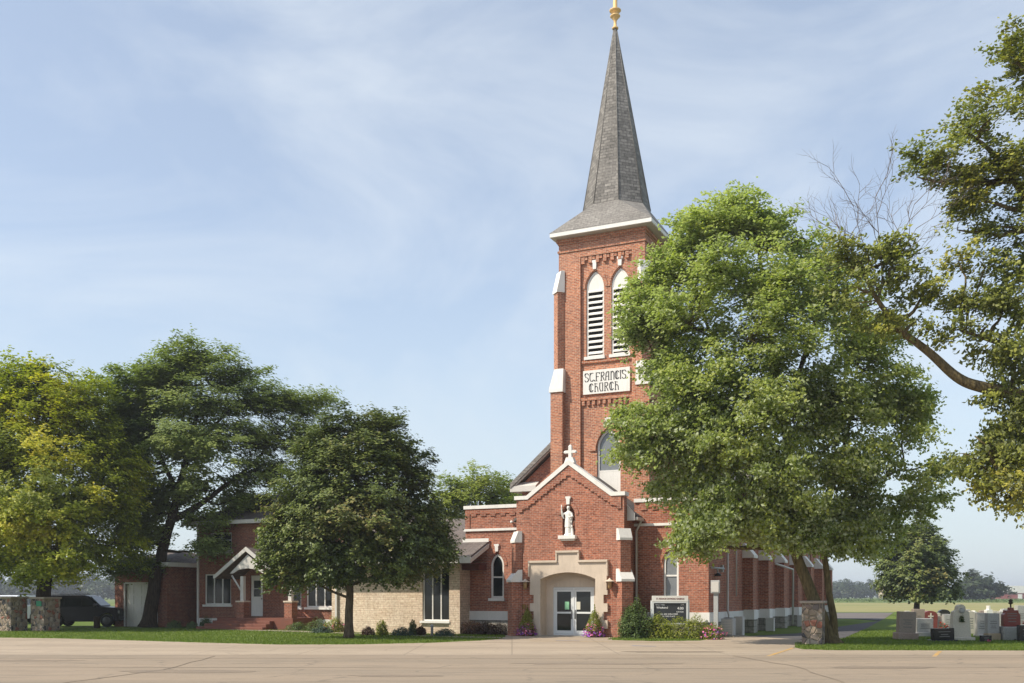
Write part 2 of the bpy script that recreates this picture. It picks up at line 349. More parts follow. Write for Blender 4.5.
for (a_, b_) in zip(edge, edge[1:]):
    k_ = max(1, int((b_[0]-a_[0])/4)) if abs(b_[1]-a_[1]) < 3 and b_[0] > a_[0] else 1
    for i_ in range(k_): _e2.append((a_[0]+(b_[0]-a_[0])*i_/k_, a_[1]+(b_[1]-a_[1])*i_/k_ + (.22*noise.noise(Vector((a_[0]+(b_[0]-a_[0])*i_/k_, 0, 0))*.13) if i_ else 0)))
_e2.append(edge[-1]); _edge_raw = edge; 
ap = [(-300,29.2),(-300,45.0)] + [G(*p)[:2] for p in _e2] + [(G(*edge[-1])[0]+200, 30.6), (G(*edge[-1])[0]+200, 29.2)]
sheet('apron', ap, .008, APRON, 'pale concrete apron between the lawn and the road')
dr = [G(733,637)[:2], G(765,638.6)[:2], G(812,641)[:2], G(846,637.6)[:2], G(868,627.5)[:2], G(880,621)[:2], G(894,612.6)[:2], G(760,612.6)[:2], L2W(9.3,36)[:2], L2W(8.6,20)[:2], L2W(8.2,8)[:2]]
sheet('driveway', dr, .004, ASPH, 'dark asphalt driveway running back past the church')
sheet('parking_lot', [G(790,618.5)[:2], G(884,619.2)[:2], G(893.5,612.7)[:2], G(790,612.7)[:2]], .012, ASPHL, 'worn grey parking lot behind the church')
isl = [G(800,627)[:2], G(826,625)[:2], G(848,623)[:2], G(853,621)[:2], G(845,619.9)[:2], G(800,619.8)[:2]]
sheet('grass_island', isl, .016, GRASS, 'small grass island beside the driveway')
def ribbon(name, pts, w, z, m, label):
    a = []; b = []
    for i, p in enumerate(pts):
        q = Vector(p[:2]); d = Vector(pts[min(i+1, len(pts)-1)][:2]) - Vector(pts[max(i-1, 0)][:2]); d.normalize(); n = Vector((-d.y, d.x))
        a.append(tuple(q + n*w/2)); b.append(tuple(q - n*w/2))
    return sheet(name, a + b[::-1], z, m, label)
ribbon('path', [G(232,629.6), G(290,631.2), G(345,633.2), G(400,635), G(450,636.7), G(508,638.2)], 1.1, .012, PATHM, 'narrow concrete walk curving to the house steps')
for k, (a, b, w, m, lab) in enumerate([((793,648.3),(768,656.5),.12,YEL,'faded yellow line angling across the apron below the right pillar'),
        ((940,651.6),(934,657),.12,YEL,'faded yellow line on the apron in front of the graves'),
        ((530,641.2),(700,643.2),.10,YEL,'long faded yellow line before the church door'),
        ((632,646.0),(656,646.6),.22,BLU,'faded blue paint mark on the apron before the hedge'),
        ((556,640.9),(580,641.3),.16,BLU,'faded blue paint mark in front of the door')]):
    ribbon('painted_line', [G(*a), G(*b)], w, .013, m, lab)
st = [(25,112),(330,112),(520,262),(60,262)]
sheet('stubble_field', st, .006, STUB, 'tan mown strip of field beyond the parking lot')
for k, (x, y, w, h) in enumerate(((-7.5,23.5,1.6,.5),(2.2,26.2,2.2,.35),(9.0,24.8,1.2,.5),(-14,27.4,2.6,.3),(5.0,31.8,1.5,.30),(-2.5,22.2,1.0,.3))):
    pts = [(x + w*math.cos(a)*(1+.35*noise.noise(Vector((k*3, a*1.3, 0)))), y + h*math.sin(a)*(1+.5*noise.noise(Vector((k*7, a*1.9, 4))))) for a in [2*math.pi*i/26 for i in range(26)]]
    sheet('asphalt_patch', pts, .016, PATCH, 'worn darker patch of asphalt on the road')
def seal(pts, k):
    q = []
    for a, b in zip(pts, pts[1:]):
        for i in range(6): t = i/6; q.append((a[0]+(b[0]-a[0])*t + .12*noise.noise(Vector((k, a[0]*2+t*4, 0))), a[1]+(b[1]-a[1])*t + .25*noise.noise(Vector((k+5, a[0]*2+t*5, 0)))))
    q.append(pts[-1]); ribbon('tar_seam', q, .05, .019, PATCH, 'thin dark tar seam running across the road')
seal([(-30,24.6),(-12,25.0),(3,24.4),(22,25.2),(40,24.9)], 1); seal([(-9,20),(-8.2,24),(-8.6,29.5)], 2); seal([(6.5,19),(7.0,25),(6.4,29.6)], 3); seal([(15,22),(14.2,27),(15,30)], 4); seal([(-20,28.6),(-4,28.2),(12,28.7),(28,28.3)], 5)
# ------------------------------------------------------------------ CHURCH (local frame: x along the front, y into depth)
CH = root('church', 'red brick church with tall grey spired bell tower and white trim', 'church', L2W(0,0,0), -TH)
def lancet(parent, x, z0, w, spring, apex, y, glass=GLASS, fw=.09, bars=(), vbar=False, sill=True, d=.10, frame=WHITE):
    o = MB().prism(arch(w, x, z0, spring, apex), y, y + d, [arch(w - 2*fw, x, z0 + fw, spring, apex - fw*1.25)]).build('window', frame, parent)
    MB().prism(arch(w - 2*fw + .02, x, z0 + fw - .01, spring, apex - fw*1.2), y + d*.55, y + d*.75).build('glass', glass, o)
    b = MB()
    for z in bars: b.box(x - w/2 + fw, x + w/2 - fw, y + .015, y + d*.5, z - .035, z + .035)
    if vbar: b.box(x - .03, x + .03, y + .02, y + d*.5, z0 + fw, spring)
    if b.v: b.build('muntin', frame, o)
    if sill: bx('sill', frame, o, x - w/2 - .08, x + w/2 + .08, y - .18, y + .03, z0 - .14, z0 - .003)
    return o
def keystone(parent, x, z, y, w=.2, h=.36):
    return MB().prism([(x - w*.36, z), (x + w*.36, z), (x + w*.42, z+h*.72), (x + w*.6, z+h*.76), (x + w*.6, z+h), (x - w*.6, z+h), (x - w*.6, z+h*.76), (x - w*.42, z+h*.72)], y - .09, y + .05).build('keystone', WHITE, parent)
def hood(parent, x, spring, apex, w, y, m=BRICK, t=.13, pr=.035):
    a = arch(w + .1, x, spring, spring, apex + .06)[2:]; b = arch(w + .1 + 2*t, x, spring, spring, apex + .06 + t*1.2)[2:]
    return MB().prism(b + a[::-1], y - pr, y + .02).build('arch_trim', m, parent)
def vprism(mb, pts, z0, z1, m=0):
    n = len(pts); tr = tessellate_polygon([[Vector((p[0], p[1], 0)) for p in pts]])
    mb.add([(p[0], p[1], z0) for p in pts] + [(p[0], p[1], z1) for p in pts], [tuple(t) for t in tr] + [tuple(i + n for i in t) for t in tr] + [(i, (i+1) % n, (i+1) % n + n, i + n) for i in range(n)], m); return mb
def diag_buttress(parent, cx, cy, sgn, w, d0, d1, z0, z1, zc, m=BRICK, d2=None):
    """buttress on a corner, pointing outwards at 45 degrees; projection d1 from z0 to z1, its sloping cap up to zc"""
    dx, dy = sgn * .7071, -.7071; px, py = -dy, dx
    def q(a, b): return (cx + dx*a + px*b, cy + dy*a + py*b)
    h = w / 2
    vprism(MB(), [q(-d0, -h), q(d1, -h), q(d1, h), q(-d0, h)], z0, z1).build('buttress', m, parent)
    o = .05; hh = h + o; c = MB(); z = z1 - .06
    A = [q(-d0, -hh), q(d1 + o, -hh), q(d1 + o, hh), q(-d0, hh)]; k = .08; tp = [q(-d0, -hh), q(k, -hh), q(k, hh), q(-d0, hh)]
    vs = [(p[0], p[1], z) for p in A] + [(A[1][0], A[1][1], z + .10), (A[2][0], A[2][1], z + .10)] + [(p[0], p[1], zc) for p in tp]
    c.add(vs, [(0,3,2,1), (1,2,5,4), (4,5,8,7), (6,7,8,9), (0,1,4,7,6), (3,9,8,5,2), (0,6,9,3)]); c.build('buttress_cap', WHITE, parent)

# --- entrance gable
gx = 2.5
gout = [(-gx,0),(gx,0),(gx,5.98),(1.96,5.98),(0,7.42),(-1.96,5.98),(-gx,5.98)]
portal = segarch(-1.34, 1.29, 0, 2.50, .30)
niche = arch(.58, -.02, 4.36, 5.25, 5.66)
MB().prism(gout, 0, .35, [portal, niche]).build('wall', BRICK, CH)
MB().prism(arch(.62, -.02, 4.3, 5.25, 5.68), .35, .40).build('niche_back', BRICK, CH)
MB().box(-gx,-gx+.3,.352,3.7,0,5.95).box(gx-.3,gx,.352,3.7,0,5.3).box(-gx+.3,gx-.3,3.4,3.69,0,5.3).build('side_wall', BRICK, CH)
cp = [(-gx-.07,5.984),(-1.93,5.984),(0,7.40),(1.93,5.984),(gx+.07,5.984),(gx+.07,6.15),(1.99,6.15),(0,7.62),(-1.99,6.15),(-gx-.07,6.15)]
MB().prism(cp, -.10, .42).build('coping', WHITE, CH)
# stepped brick corbelling under the rake
def corbel():
    lo = []; n = 8; x0 = 2.38; 
    for i in range(n):
        xa = x0 - i*x0/n; xb = x0 - (i+1)*x0/n; z = 5.40 + 1.62*i/n + (.04 if i == 0 else 0)
        lo += [(xa, z), (xa - (xa-xb)*.62, z), (xa - (xa-xb)*.62, z+.12), (xb, z+.12)]
    left = [(-p[0], p[1]) for p in lo[::-1]][1:]
    top = [(-2.38, 5.978), (-1.94, 5.978), (0, 7.36), (1.94, 5.978), (2.38, 5.978)]
    return top[::-1][0:0] + lo + left + [p for p in top]
MB().prism(corbel(), -.06, .002, back=False).build('corbelling', BRICK, CH)
cr_ = MB(); cr_.prism(rect(-.07,.07,7.62,8.24), .09, .23).prism(rect(-.22,-.0702,7.93,8.05), .095, .225).prism(rect(.0702,.22,7.93,8.05), .095, .225)
cr_.prism([(-.24,7.5),(.24,7.5),(.15,7.74),(-.15,7.74)], .02, .30)
for p in ((0, 8.24), (-.235, 7.985), (.235, 7.985)): cr_.lathe((p[0], .16, p[1]), [(.03,-.07),(.07,-.04),(.075,.0),(.05,.04),(.02,.06)], 10)
cr_.build('cross', WHITE, CH)
# stone portal
pout = [(-1.80,0),(1.80,0)]
z = 0.0; k = 0; pts = []
while z < 1.95:
    w_ = 1.80 if k % 2 else 1.62; pts += [(w_, z), (w_, min(z + .36, 2.0))]; z += .36; k += 1
pr_ = pts + [(1.76,2.0),(1.76,3.20),(.46,3.20),(.46,3.62),(-.50,3.62),(-.50,3.20),(-1.80,3.20),(-1.80,2.0)] + [(-p[0], p[1]) for p in pts[::-1]]
MB().prism(pr_, -.12, -.001, [segarch(-1.30, 1.25, -.0, 2.48, .29)[0:0] or segarch(-1.30, 1.25, .002, 2.48, .29)]).build('portal_surround', CREAM, CH)
hm = MB()
for x0, x1, z_ in ((-1.86,-.50,3.20),(.46,1.82,3.20),(-.56,.52,3.62)): hm.box(x0, x1, -.20, -.0, z_, z_ + .09)
hm.box(-.56,-.50,-.18,-.0,3.29,3.62).box(.46,.52,-.18,0,3.29,3.62).box(-1.86,-1.80,-.18,0,2.6,3.2).box(1.76,1.82,-.18,0,2.6,3.2)
hm.build('portal_moulding', CREAM, CH)
si = segarch(-1.30, 1.25, .002, 2.48, .29); so_ = segarch(-1.33, 1.28, .001, 2.49, .305)
MB().prism(so_, -.001, .56, [si]).build('portal_reveal', CREAM, CH)
MB().prism(segarch(-1.32,1.27,.0,2.48,.30), .56, .64, [rect(-.98,.94,.02,2.14)]).build('portal_wall', CREAM, CH)
am = segarch(-1.16,1.11,2.36,2.38,.22)[2:]; 
MB().prism(segarch(-1.18,1.13,2.2,2.30,.28)[2:] + segarch(-1.10,1.05,2.2,2.26,.26)[2:][::-1], .50, .565).build('portal_moulding', CREAM, CH)
fr = MB().prism(rect(-.97,.93,.02,2.13), .57, .66, [rect(-.91,-.05,.08,2.06), rect(.01,.87,.08,2.06)]).build('door_frame', ALUM, CH)
for i, (a, b) in enumerate(((-.90,-.055),(.015,.86))):
    d = MB().prism(rect(a, b, .09, 2.05), .59, .64, [rect(a+.09, b-.09, .24, .98), rect(a+.09, b-.09, 1.06, 1.94)]).build('door', ALUM, CH)
    MB().box(a+.08, b-.08, .612, .622, .23, 1.95).build('door_glass', GLASS, d)
    hx = b - .05 if i == 0 else a + .05
    MB().tube([(hx,.55,.75),(hx,.55,1.15)], .018).tube([(hx,.55,.78),(hx,.60,.78)], .012).tube([(hx,.55,1.12),(hx,.60,1.12)], .012).build('handle', BLACK, d)
    px_ = a + .56 if i == 0 else a + .17
    MB().box(px_-.10, px_+.10, .600, .606, 1.16, 1.50).build('notice', PAPERG if i == 0 else PAPER, d)
bx('threshold', PATHM, CH, -1.3, 1.25, -.45, .56, .0, .03)
MB().box(-1.2,1.2,.75,.80,0,2.4).build('vestibule_dark_plane', DARK, CH)  # near-black sheet, paints in the darkness behind the doors
keystone(CH, -.02, 5.70, 0, .2, .34); hood(CH, -.02, 5.25, 5.66, .58, 0)
bx('ledge', WHITE, CH, (-.42, .38, -.24, .345, 4.20, 4.355), (-.34, .30, -.16, .0, 4.13, 4.199), bevel=.015)
for sg in (-1, 1):
    diag_buttress(CH, sg*2.46, .05, sg, .48, .10, .20, 0, 4.16, 4.60)
    diag_buttress(CH, sg*2.46, .05, sg, .52, .10, .38, 0, 2.42, 2.90)
for x in (-1.98, 1.93):
    ln = MB().box(x-.05,x+.05,-.03,0,2.15,2.45).tube([(x,-.02,2.35),(x,-.12,2.44),(x,-.2,2.47)], .012).build('wall_lantern', BRASS, CH)
    MB().lathe((x,-.22,2.05), [(.03,0),(.075,.03),(.10,.28),(.09,.30)], 6).build('lantern_glass', AMBER, ln)
    MB().lathe((x,-.22,2.36), [(.24,0),(.20,.02),(.06,.09),(.02,.15)], 10).build('lantern_cap', CREAM, ln)
MB().box(-2.30,-2.04,-.03,0,1.18,1.38).build('plaque', BRASS, CH)
# hipped vestibule roof behind the gable
MB().prism([(-2.85,5.05),(-2.85,5.17),(0,7.25),(2.85,5.17),(2.85,5.05),(0,7.10)], .42, 3.69).build('roof', SHING, CH)
MB().box(2.72,2.94,.45,3.3,4.98,5.10).build('gutter', DSPOUT, CH)
MB().prism([(2.50,4.95),(2.84,4.95),(2.84,5.25),(2.50,5.62)], .36, .418).build('roof_return', DSPOUT, CH)
MB().tube([(2.88,1.15,5.0),(2.72,1.22,4.72),(2.62,1.27,4.55),(2.62,1.27,.3),(2.62,1.15,.12)], .05, 8).build('downspout', DSPOUT, CH)
# --- wings
wy = 1.35
for sg in (-1, 1):
    xa, xb = (2.5, 5.76) if sg > 0 else (-5.76, -2.5)
    wx = 4.13 if sg > 0 else -4.11
    MB().prism(rect(xa, xb, 1.06, 5.79), wy, wy+.3, [arch(.68, wx, 1.66, 3.16, 3.72)]).build('wall', BRICK, CH)
    so = 5.76*sg; s2 = so - .3*sg
    MB().box(min(so,s2), max(so,s2), wy+.302, 7.70, 1.06, 5.79).build('side_wall', BRICK, CH)
    s3 = so + .05*sg; s4 = so - .3*sg
    MB().box(min(xa,xb)-(.05 if sg<0 else 0), max(xa,xb)+(.05 if sg>0 else 0), wy-.06, wy+.3, .64, 1.058).box(min(s3,s4), max(s3,s4), wy+.302, 7.70, .64, 1.058).build('water_table', WHITE, CH)
    MB().box(min(xa,xb)-.03, max(xa,xb)+.03, wy-.03, wy+.3, 0, .638).box(min(s3,s4)+.01, max(s3,s4)-.01, wy+.302, 7.70, 0, .638).build('foundation', LIME, CH)
    MB().box(xa-.07 if sg<0 else xa, xb+.07 if sg>0 else xb, wy-.08, wy+.38, 5.792, 5.95).box(min(so+.07*sg,s2), max(so+.07*sg,s2), wy+.382, 7.7, 5.792, 5.95).build('coping', WHITE, CH)
    MB().box(xa-.06 if sg<0 else xa, xb+.06 if sg>0 else xb, wy-.075, wy, 4.76, 4.87).build('string_course', WHITE, CH)
    fz = MB(); fz.box(xa+.25, xb-.02 if sg>0 else xb, wy-.04, wy, 5.56, 5.79)
    x = xa + .3
    while x < xb - .3: fz.box(x, x+.27, wy-.041, wy, 5.45, 5.559); x += .5
    fz.box(xa if sg<0 else xb-.24, xa+.24 if sg<0 else xb, wy-.042, wy, 4.88, 5.79)
    fz.build('corbelling', BRICK, CH)
    MB().box(min(xa,xb)+.3*(sg<0), max(xa,xb)-.3*(sg>0), wy+.302, 7.7, 5.35, 5.5).build('roof', SHING, CH)
    lancet(CH, wx, 1.66, .66, 3.14, 3.70, wy+.06, GLASS if sg < 0 else GLASSG, .085, (2.62,))
    keystone(CH, wx, 3.80, wy, .2, .34); hood(CH, wx, 3.16, 3.72, .68, wy)
MB().lathe((-3.32,wy-.12,5.12), [(.02,-.06),(.07,-.03),(.07,.04),(.03,.07)], 10).box(-3.35,-3.29,wy-.1,wy,5.10,5.14).build('floodlight', WHITE, CH)
# --- tower
TL, TR, TF, TB = -2.02, 2.22, 3.70, 7.94
RL, RRt = -.93, 1.60                     # recessed panel between the pilasters
wbig = arch(1.16, .42, 6.35, 8.62, 9.52, 10)
lw = [arch(.88, -.25, 12.92, 16.12, 16.92, 10), arch(.88, .99, 12.92, 16.12, 16.92, 10)]
MB().prism(rect(RL-.02, RRt+.02, 0, 17.75), TF+.14, TF+.45, [wbig] + lw).build('wall', BRICKT, CH)
MB().box(TL, RL, TF, TF+.45, 0, 18.55).box(RRt, TR, TF, TF+.45, 0, 18.55).box(RL+.001, RRt-.001, TF+.001, TF+.45, 17.62, 18.55).build('pilaster', BRICKT, CH)
MB().box(TL, TL+.35, TF+.452, TB, 0, 18.55).box(TR-.35, TR, TF+.452, TB, 0, 18.55).box(TL+.35, TR-.35, TB-.35, TB, 0, 18.55).build('side_wall', BRICKT, CH)
tr_ = MB()
def frame_band(mb, p, z0, z1):
    mb.box(TL-p, TR+p, TF-p, TF, z0, z1).box(TL-p, TL, TF, TB, z0, z1).box(TR, TR+p, TF, TB, z0, z1).box(TL-p, TR+p, TB, TB+p, z0, z1)
frame_band(tr_, .05, 17.92, 18.02); frame_band(tr_, .04, 18.30, 18.38); frame_band(tr_, .09, 18.382, 18.549)
x = RL + .03
while x < RRt - .12:
    tr_.box(x, x+.16, TF+.03, TF+.141, 17.28, 17.62).box(x+.16, x+.30, TF+.05, TF+.141, 17.45, 17.62); x += .362
tr_.box(RL, RRt, TF+.06, TF+.141, 12.62, 12.74)
tr_.box(RL, RRt, TF+.03, TF+.141, 10.88, 11.02)
x = RL + .05
while x < RRt - .1: tr_.box(x, x+.14, TF+.05, TF+.141, 10.66, 10.879); x += .26
tr_.build('corbelling', BRICKT, CH)
for x in (-.25, .99):
    o = lancet(CH, x, 12.92, .86, 16.12, 16.90, TF+.20, DARK, .075, (), False, True, .12)  # pane behind the louvers is near-black, painted as belfry shade
    MB().prism(arch(.70, x, 15.98, 16.12, 16.80), TF+.22, TF+.27).build('arch_panel', WHITE, o)
    lv = MB(); z = 13.05
    while z < 15.95:
        lv.add([(x-.36,TF+.17,z),(x+.36,TF+.17,z),(x+.36,TF+.30,z+.13),(x-.36,TF+.30,z+.13),(x-.36,TF+.17,z+.07),(x+.36,TF+.17,z+.07),(x+.36,TF+.30,z+.17),(x-.36,TF+.30,z+.17)],
               [(0,3,2,1),(4,5,6,7),(0,1,5,4),(1,2,6,5),(2,3,7,6),(3,0,4,7)]); z += .262
    lv.build('louvers', WHITE, o)
    keystone(CH, x, 16.98, TF+.14, .22, .42); hood(CH, x, 16.12, 16.92, .88, TF+.14, BRICKT)
o = lancet(CH, .42, 6.35, 1.14, 8.62, 9.50, TF+.22, GLASSG, .09, (7.56,), False, True, .10)
MB().prism(rect(-.08, .92, 6.42, 7.52), TF+.235, TF+.30).build('panel', WHITE, o)
hood(CH, .42, 8.5, 9.52, 1.16, TF+.14, BRICKT, .30, .06); keystone(CH, .42, 9.62, TF+.14, .24, .40)
sg_ = MB().box(-.80, 1.49, TF+.02, TF+.139, 11.16, 12.26).build('name_panel', WHITE, CH)
GL = {'S': [[(.62,.82),(.45,1),(.15,1),(0,.82),(.1,.60),(.5,.44),(.62,.2),(.45,0),(.15,0),(0,.17)], [(.05,1),(0,.82)]],
 'T': [[(0,.93),(.16,1),(.64,1)], [(.26,1),(.05,.72),(.05,.28),(.22,.02),(.45,0),(.64,.16)]],
 '.': [[(.0,0),(.0,.12)]],
 'F': [[(.14,0),(.14,1),(.66,1),(.66,.86)], [(.14,.52),(.52,.52)], [(0,0),(.3,0)]],
 'R': [[(.14,0),(.14,1),(.48,1),(.60,.84),(.56,.62),(.14,.52)], [(.34,.52),(.64,0)], [(0,0),(.28,0)]],
 'A': [[(.06,0),(.12,.8),(.30,1),(.56,1),(.56,0)], [(.10,.46),(.56,.46)], [(0,0),(.18,0)], [(.46,0),(.68,0)]],
 'N': [[(.1,0),(.1,1)], [(.1,.85),(.35,1),(.56,.85),(.58,0)], [(0,0),(.22,0)]],
 'C': [[(.64,.82),(.44,1),(.2,.97),(.04,.7),(.04,.3),(.2,.03),(.44,0),(.64,.18)], [(.30,.98),(.30,.02)]],
 'I': [[(.1,0),(.1,1)], [(0,0),(.2,0)], [(0,1),(.2,1)]],
 'H': [[(.12,1),(.12,0)], [(.12,.52),(.36,.66),(.54,.46),(.60,0)], [(0,1),(.5,.92)], [(0,0),(.24,0)]],
 'U': [[(.05,1),(.05,.28),(.22,0),(.5,.02)], [(.54,1),(.54,0)], [(.05,1),(.36,1)]]}
def letters(mb, txt, x, z, h, y, track=.17, th=.034):
    for c in txt:
        if c == ' ': x += h*.35; continue
        w = max(p[0] for st_ in GL[c] for p in st_)
        for st_ in GL[c]:
            for p, q in zip(st_, st_[1:]):
                a = Vector((x + p[0]*h*.78, z + p[1]*h)); b = Vector((x + q[0]*h*.78, z + q[1]*h)); d = (b - a).normalized(); t = th*(1.15 if abs(d.y) > .6 else .6); n = Vector((-d.y, d.x))*t/2; e = d*t*.3
                mb.prism([tuple(a-n-e), tuple(b-n+e), tuple(b+n+e), tuple(a+n-e)], y - .012, y)
        x += (w + track)*h*.78
    return x
lt = MB(); letters(lt, 'ST.FRANCIS', -.71, 11.75, .38, TF+.021); letters(lt, 'CHURCH', -.50, 11.26, .38, TF+.021, .24)
lt.build('lettering', LETTER, sg_, fixn=False)
# tower buttresses: square pier below, diagonal pier above
for sg in (-1, 1):
    cx = TL if sg < 0 else TR
    x0, x1 = sorted((cx + sg*.30, cx - sg*.30))
    MB().box(x0, x1, TF-.30, TF+.55, 0, 11.45).build('buttress', BRICKT, CH)
    c = MB(); o = .06
    xo, xi = cx + sg*(.30+o), cx - sg*.34; xt = cx + sg*.12
    c.add([(xo,TF-.3-o,11.33),(xi,TF-.3-o,11.33),(xi,TF+.6,11.33),(xo,TF+.6,11.33),(xo,TF-.3-o,11.47),(xi,TF-.3-o,11.47),(xi,TF+.6,11.47),(xo,TF+.6,11.47),
           (xt,TF-.27,12.42),(xi,TF-.27,12.42),(xi,TF+.45,12.42),(xt,TF+.45,12.42)],
          [(0,3,2,1),(0,1,5,4),(1,2,6,5),(2,3,7,6),(3,0,4,7),(4,5,9,8),(5,6,10,9),(6,7,11,10),(7,4,8,11),(8,9,10,11)])
    c.build('buttress_cap', WHITE, CH)
    diag_buttress(CH, cx - sg*.06, TF+.06, sg, .46, .1, .24, 11.6, 16.10, 17.05, BRICKT)
# eaves, hip skirt and spire
tc_ = ((TL+TR)/2, (TF+TB)/2); e = .42; eL = .24
ev = MB(); ev.box(TL-eL, TR+e, TF-e, TB+e, 18.56, 18.62)
ev.build('soffit', WOOD, CH)
ec = (TR-TL)/2 + e
fa = MB()
for (a,b,c_,d) in ((TL-eL-.03,TR+e+.03,TF-e-.04,TF-e),(TL-eL-.03,TR+e+.03,TB+e,TB+e+.04),(TL-eL-.04,TL-eL,TF-e,TB+e),(TR+e,TR+e+.04,TF-e,TB+e)): fa.box(a,b,c_,d,18.58,18.76)
fa.build('fascia', WHITE, CH)
sb = 1.62; zb = 20.25; zt = 29.15
cx, cy = tc_; cx = .12
oc = [(cx + sb*1.0*math.cos(R(22.5+45*k)), cy + sb*math.sin(R(22.5+45*k)), zb) for k in range(8)]
sq = [(TL-eL-.05,TF-e-.05,18.765),(TR+e+.05,TF-e-.05,18.765),(TR+e+.05,TB+e+.05,18.765),(TL-eL-.05,TB+e+.05,18.765)]
sk = MB(); sk.add(sq + oc, [(0,1,10,9),(1,2,4,11),(2,3,6,5),(3,0,8,7),(0,9,8),(1,11,10),(2,5,4),(3,7,6),(3,2,1,0)]); sk.build('roof_skirt', SHINGL, CH)
ax, ay = .04, cy
vs = []; fs = []
for i in range(13):
    t = i/12; r_ = sb*(1-t)*1.0 + .07*t; 
    for k in range(8):
        a = R(22.5+45*k); vs.append((cx*(1-t)+ax*t + r_*math.cos(a), cy + r_*math.sin(a), zb + .002 + (zt-zb)*t))
for i in range(12):
    for k in range(8): fs.append((i*8+k, i*8+(k+1)%8, (i+1)*8+(k+1)%8, (i+1)*8+k))
fs.append(tuple(96+k for k in range(8)))
MB().add(vs, fs).build('spire', SPIRESH, CH)
rb = MB()
for k in range(8):
    a = R(22.5+45*k); rb.tube([(cx + (sb+.01)*math.cos(a), cy+(sb+.01)*math.sin(a), zb+.02), (ax+.075*math.cos(a), ay+.075*math.sin(a), zt)], [.02,.01], 5)
rb.build('hip_cap', SHINGL, CH)
fin = MB(); fin.lathe((ax,ay,zt-.03), [(.15,0),(.16,.06),(.08,.09),(.07,.34),(.09,.42),(.20,.56),(.25,.60),(.25,.63),(.15,.66),(.14,.76),(.20,.80),(.28,.86),(.29,.90),(.14,.95),(.11,1.0),(.10,1.38),(.07,1.45),(.055,2.4),(.05,2.5)], 12)
fin.build('finial', GOLDP, CH)
MB().box(ax-.06,ax+.06,ay-.04,ay+.04,zt+2.4,zt+4.1).box(ax-.5,ax-.061,ay-.038,ay+.038,zt+3.3,zt+3.42).box(ax+.061,ax+.5,ay-.038,ay+.038,zt+3.3,zt+3.42).build('spire_cross', GOLD, CH)
# --- nave
NF, NB, NX = 7.70, 34.0, 5.76
MB().prism([(-NX,0),(NX,0),(NX,7.6),(0,12.6),(-NX,7.6)], NF, NF+.35).build('wall', BRICK, CH); MB().prism([(-NX,0),(NX,0),(NX,7.6),(0,12.6),(-NX,7.6)], NB-.35, NB).build('wall', BRICK, CH)
holes = [5*0 + 0]
bvs = []
BV = [7.72, 11.4, 15.6, 20.0, 24.6, 29.2, 33.2]
for sg in (-1, 1):
    M = Matrix(((0,-sg,0,sg*NX),(1,0,0,0),(0,0,1,0),(0,0,0,1)))
    hl = [arch(1.1, (a+.7+b)/2, 2.3, 5.0, 6.0) for a, b in zip(BV, BV[1:])]
    MB().prism(rect(NF+.352, NB-.352, 1.06, 7.6), -.0, .35, hl, M=M).build('side_wall', BRICK, CH)
    for a, b in zip(BV, BV[1:]):
        xm = (a+.7+b)/2; w_ = MB().prism(arch(1.08, xm, 2.31, 5.0, 5.98), .1, .2, [arch(.92, xm, 2.4, 5.0, 5.88)], M=M).build('window', WHITE, CH)
        MB().prism(arch(.94, xm, 2.39, 5.0, 5.89), .13, .17, M=M).build('glass', GLASSG, w_)
    MB().prism(rect(NF, NB, .64, 1.058), -.05, .34, M=M).build('water_table', WHITE, CH)
    MB().prism(rect(NF+.01, NB-.01, 0, .638), -.03, .33, M=M).build('foundation', LIME, CH)
    for a in BV:
        MB().prism(rect(a, a+.75, 1.10, 3.62), -.50, -.001, M=M).build('buttress', BRICK, CH)
        MB().prism(rect(a-.04, a+.79, .64, 1.098), -.56, -.052, M=M).build('buttress_band', WHITE, CH)
        MB().prism(rect(a-.02, a+.77, 0, .638), -.54, -.032, M=M).build('buttress_base', LIME, CH)
        vs = [M @ Vector(p) for p in ((a-.05,-.56,3.56),(a+.80,-.56,3.56),(a+.80,0,3.56),(a-.05,0,3.56),(a-.05,-.56,3.68),(a+.80,-.56,3.68),(a+.80,-.10,4.25),(a-.05,-.10,4.25),(a+.8,0,4.25),(a-.05,0,4.25))]
        MB().add([tuple(v) for v in vs], [(0,1,2,3),(0,4,5,1),(4,7,6,5),(7,9,8,6),(0,3,9,7,4),(1,5,6,8,2),(2,8,9,3)]).build('buttress_cap', WHITE, CH)
rf = .45; rp = 5.0/NX
MB().prism([(-NX-.5,7.36),(-NX-.5,7.62),(0,13.1),(NX+.5,7.62),(NX+.5,7.36),(0,12.72)], NF-.46, NB+.3).build('roof', SHINGL, CH)
MB().prism([(-NX-.52,7.26),(-NX-.52,7.42),(0,12.86),(NX+.52,7.42),(NX+.52,7.26),(0,12.64)], NF-.36, NF-.282).build('rake_board', DSPOUT, CH)
for sg in (-1, 1):
    x0, x1 = sorted((sg*(NX+.52), sg*(NX-.95)))
    MB().box(x0, x1, NF-.42, NF+.2, 7.18, 7.46).add([(x0,NF-.42,7.462),(x1,NF-.42,7.462),(x1,NF-.01,7.70),(x0,NF-.01,7.70),(x0,NF-.01,7.462),(x1,NF-.01,7.462)], [(0,1,2,3),(0,4,5,1),(0,3,4),(1,5,2),(2,5,4,3)]).build('cornice_return', WOOD, CH)
    x0, x1 = sorted((sg*(NX+.56), sg*(NX+.3))); MB().box(x0, x1, NF+.21, NB, 7.2, 7.36).build('gutter', WOOD, CH)
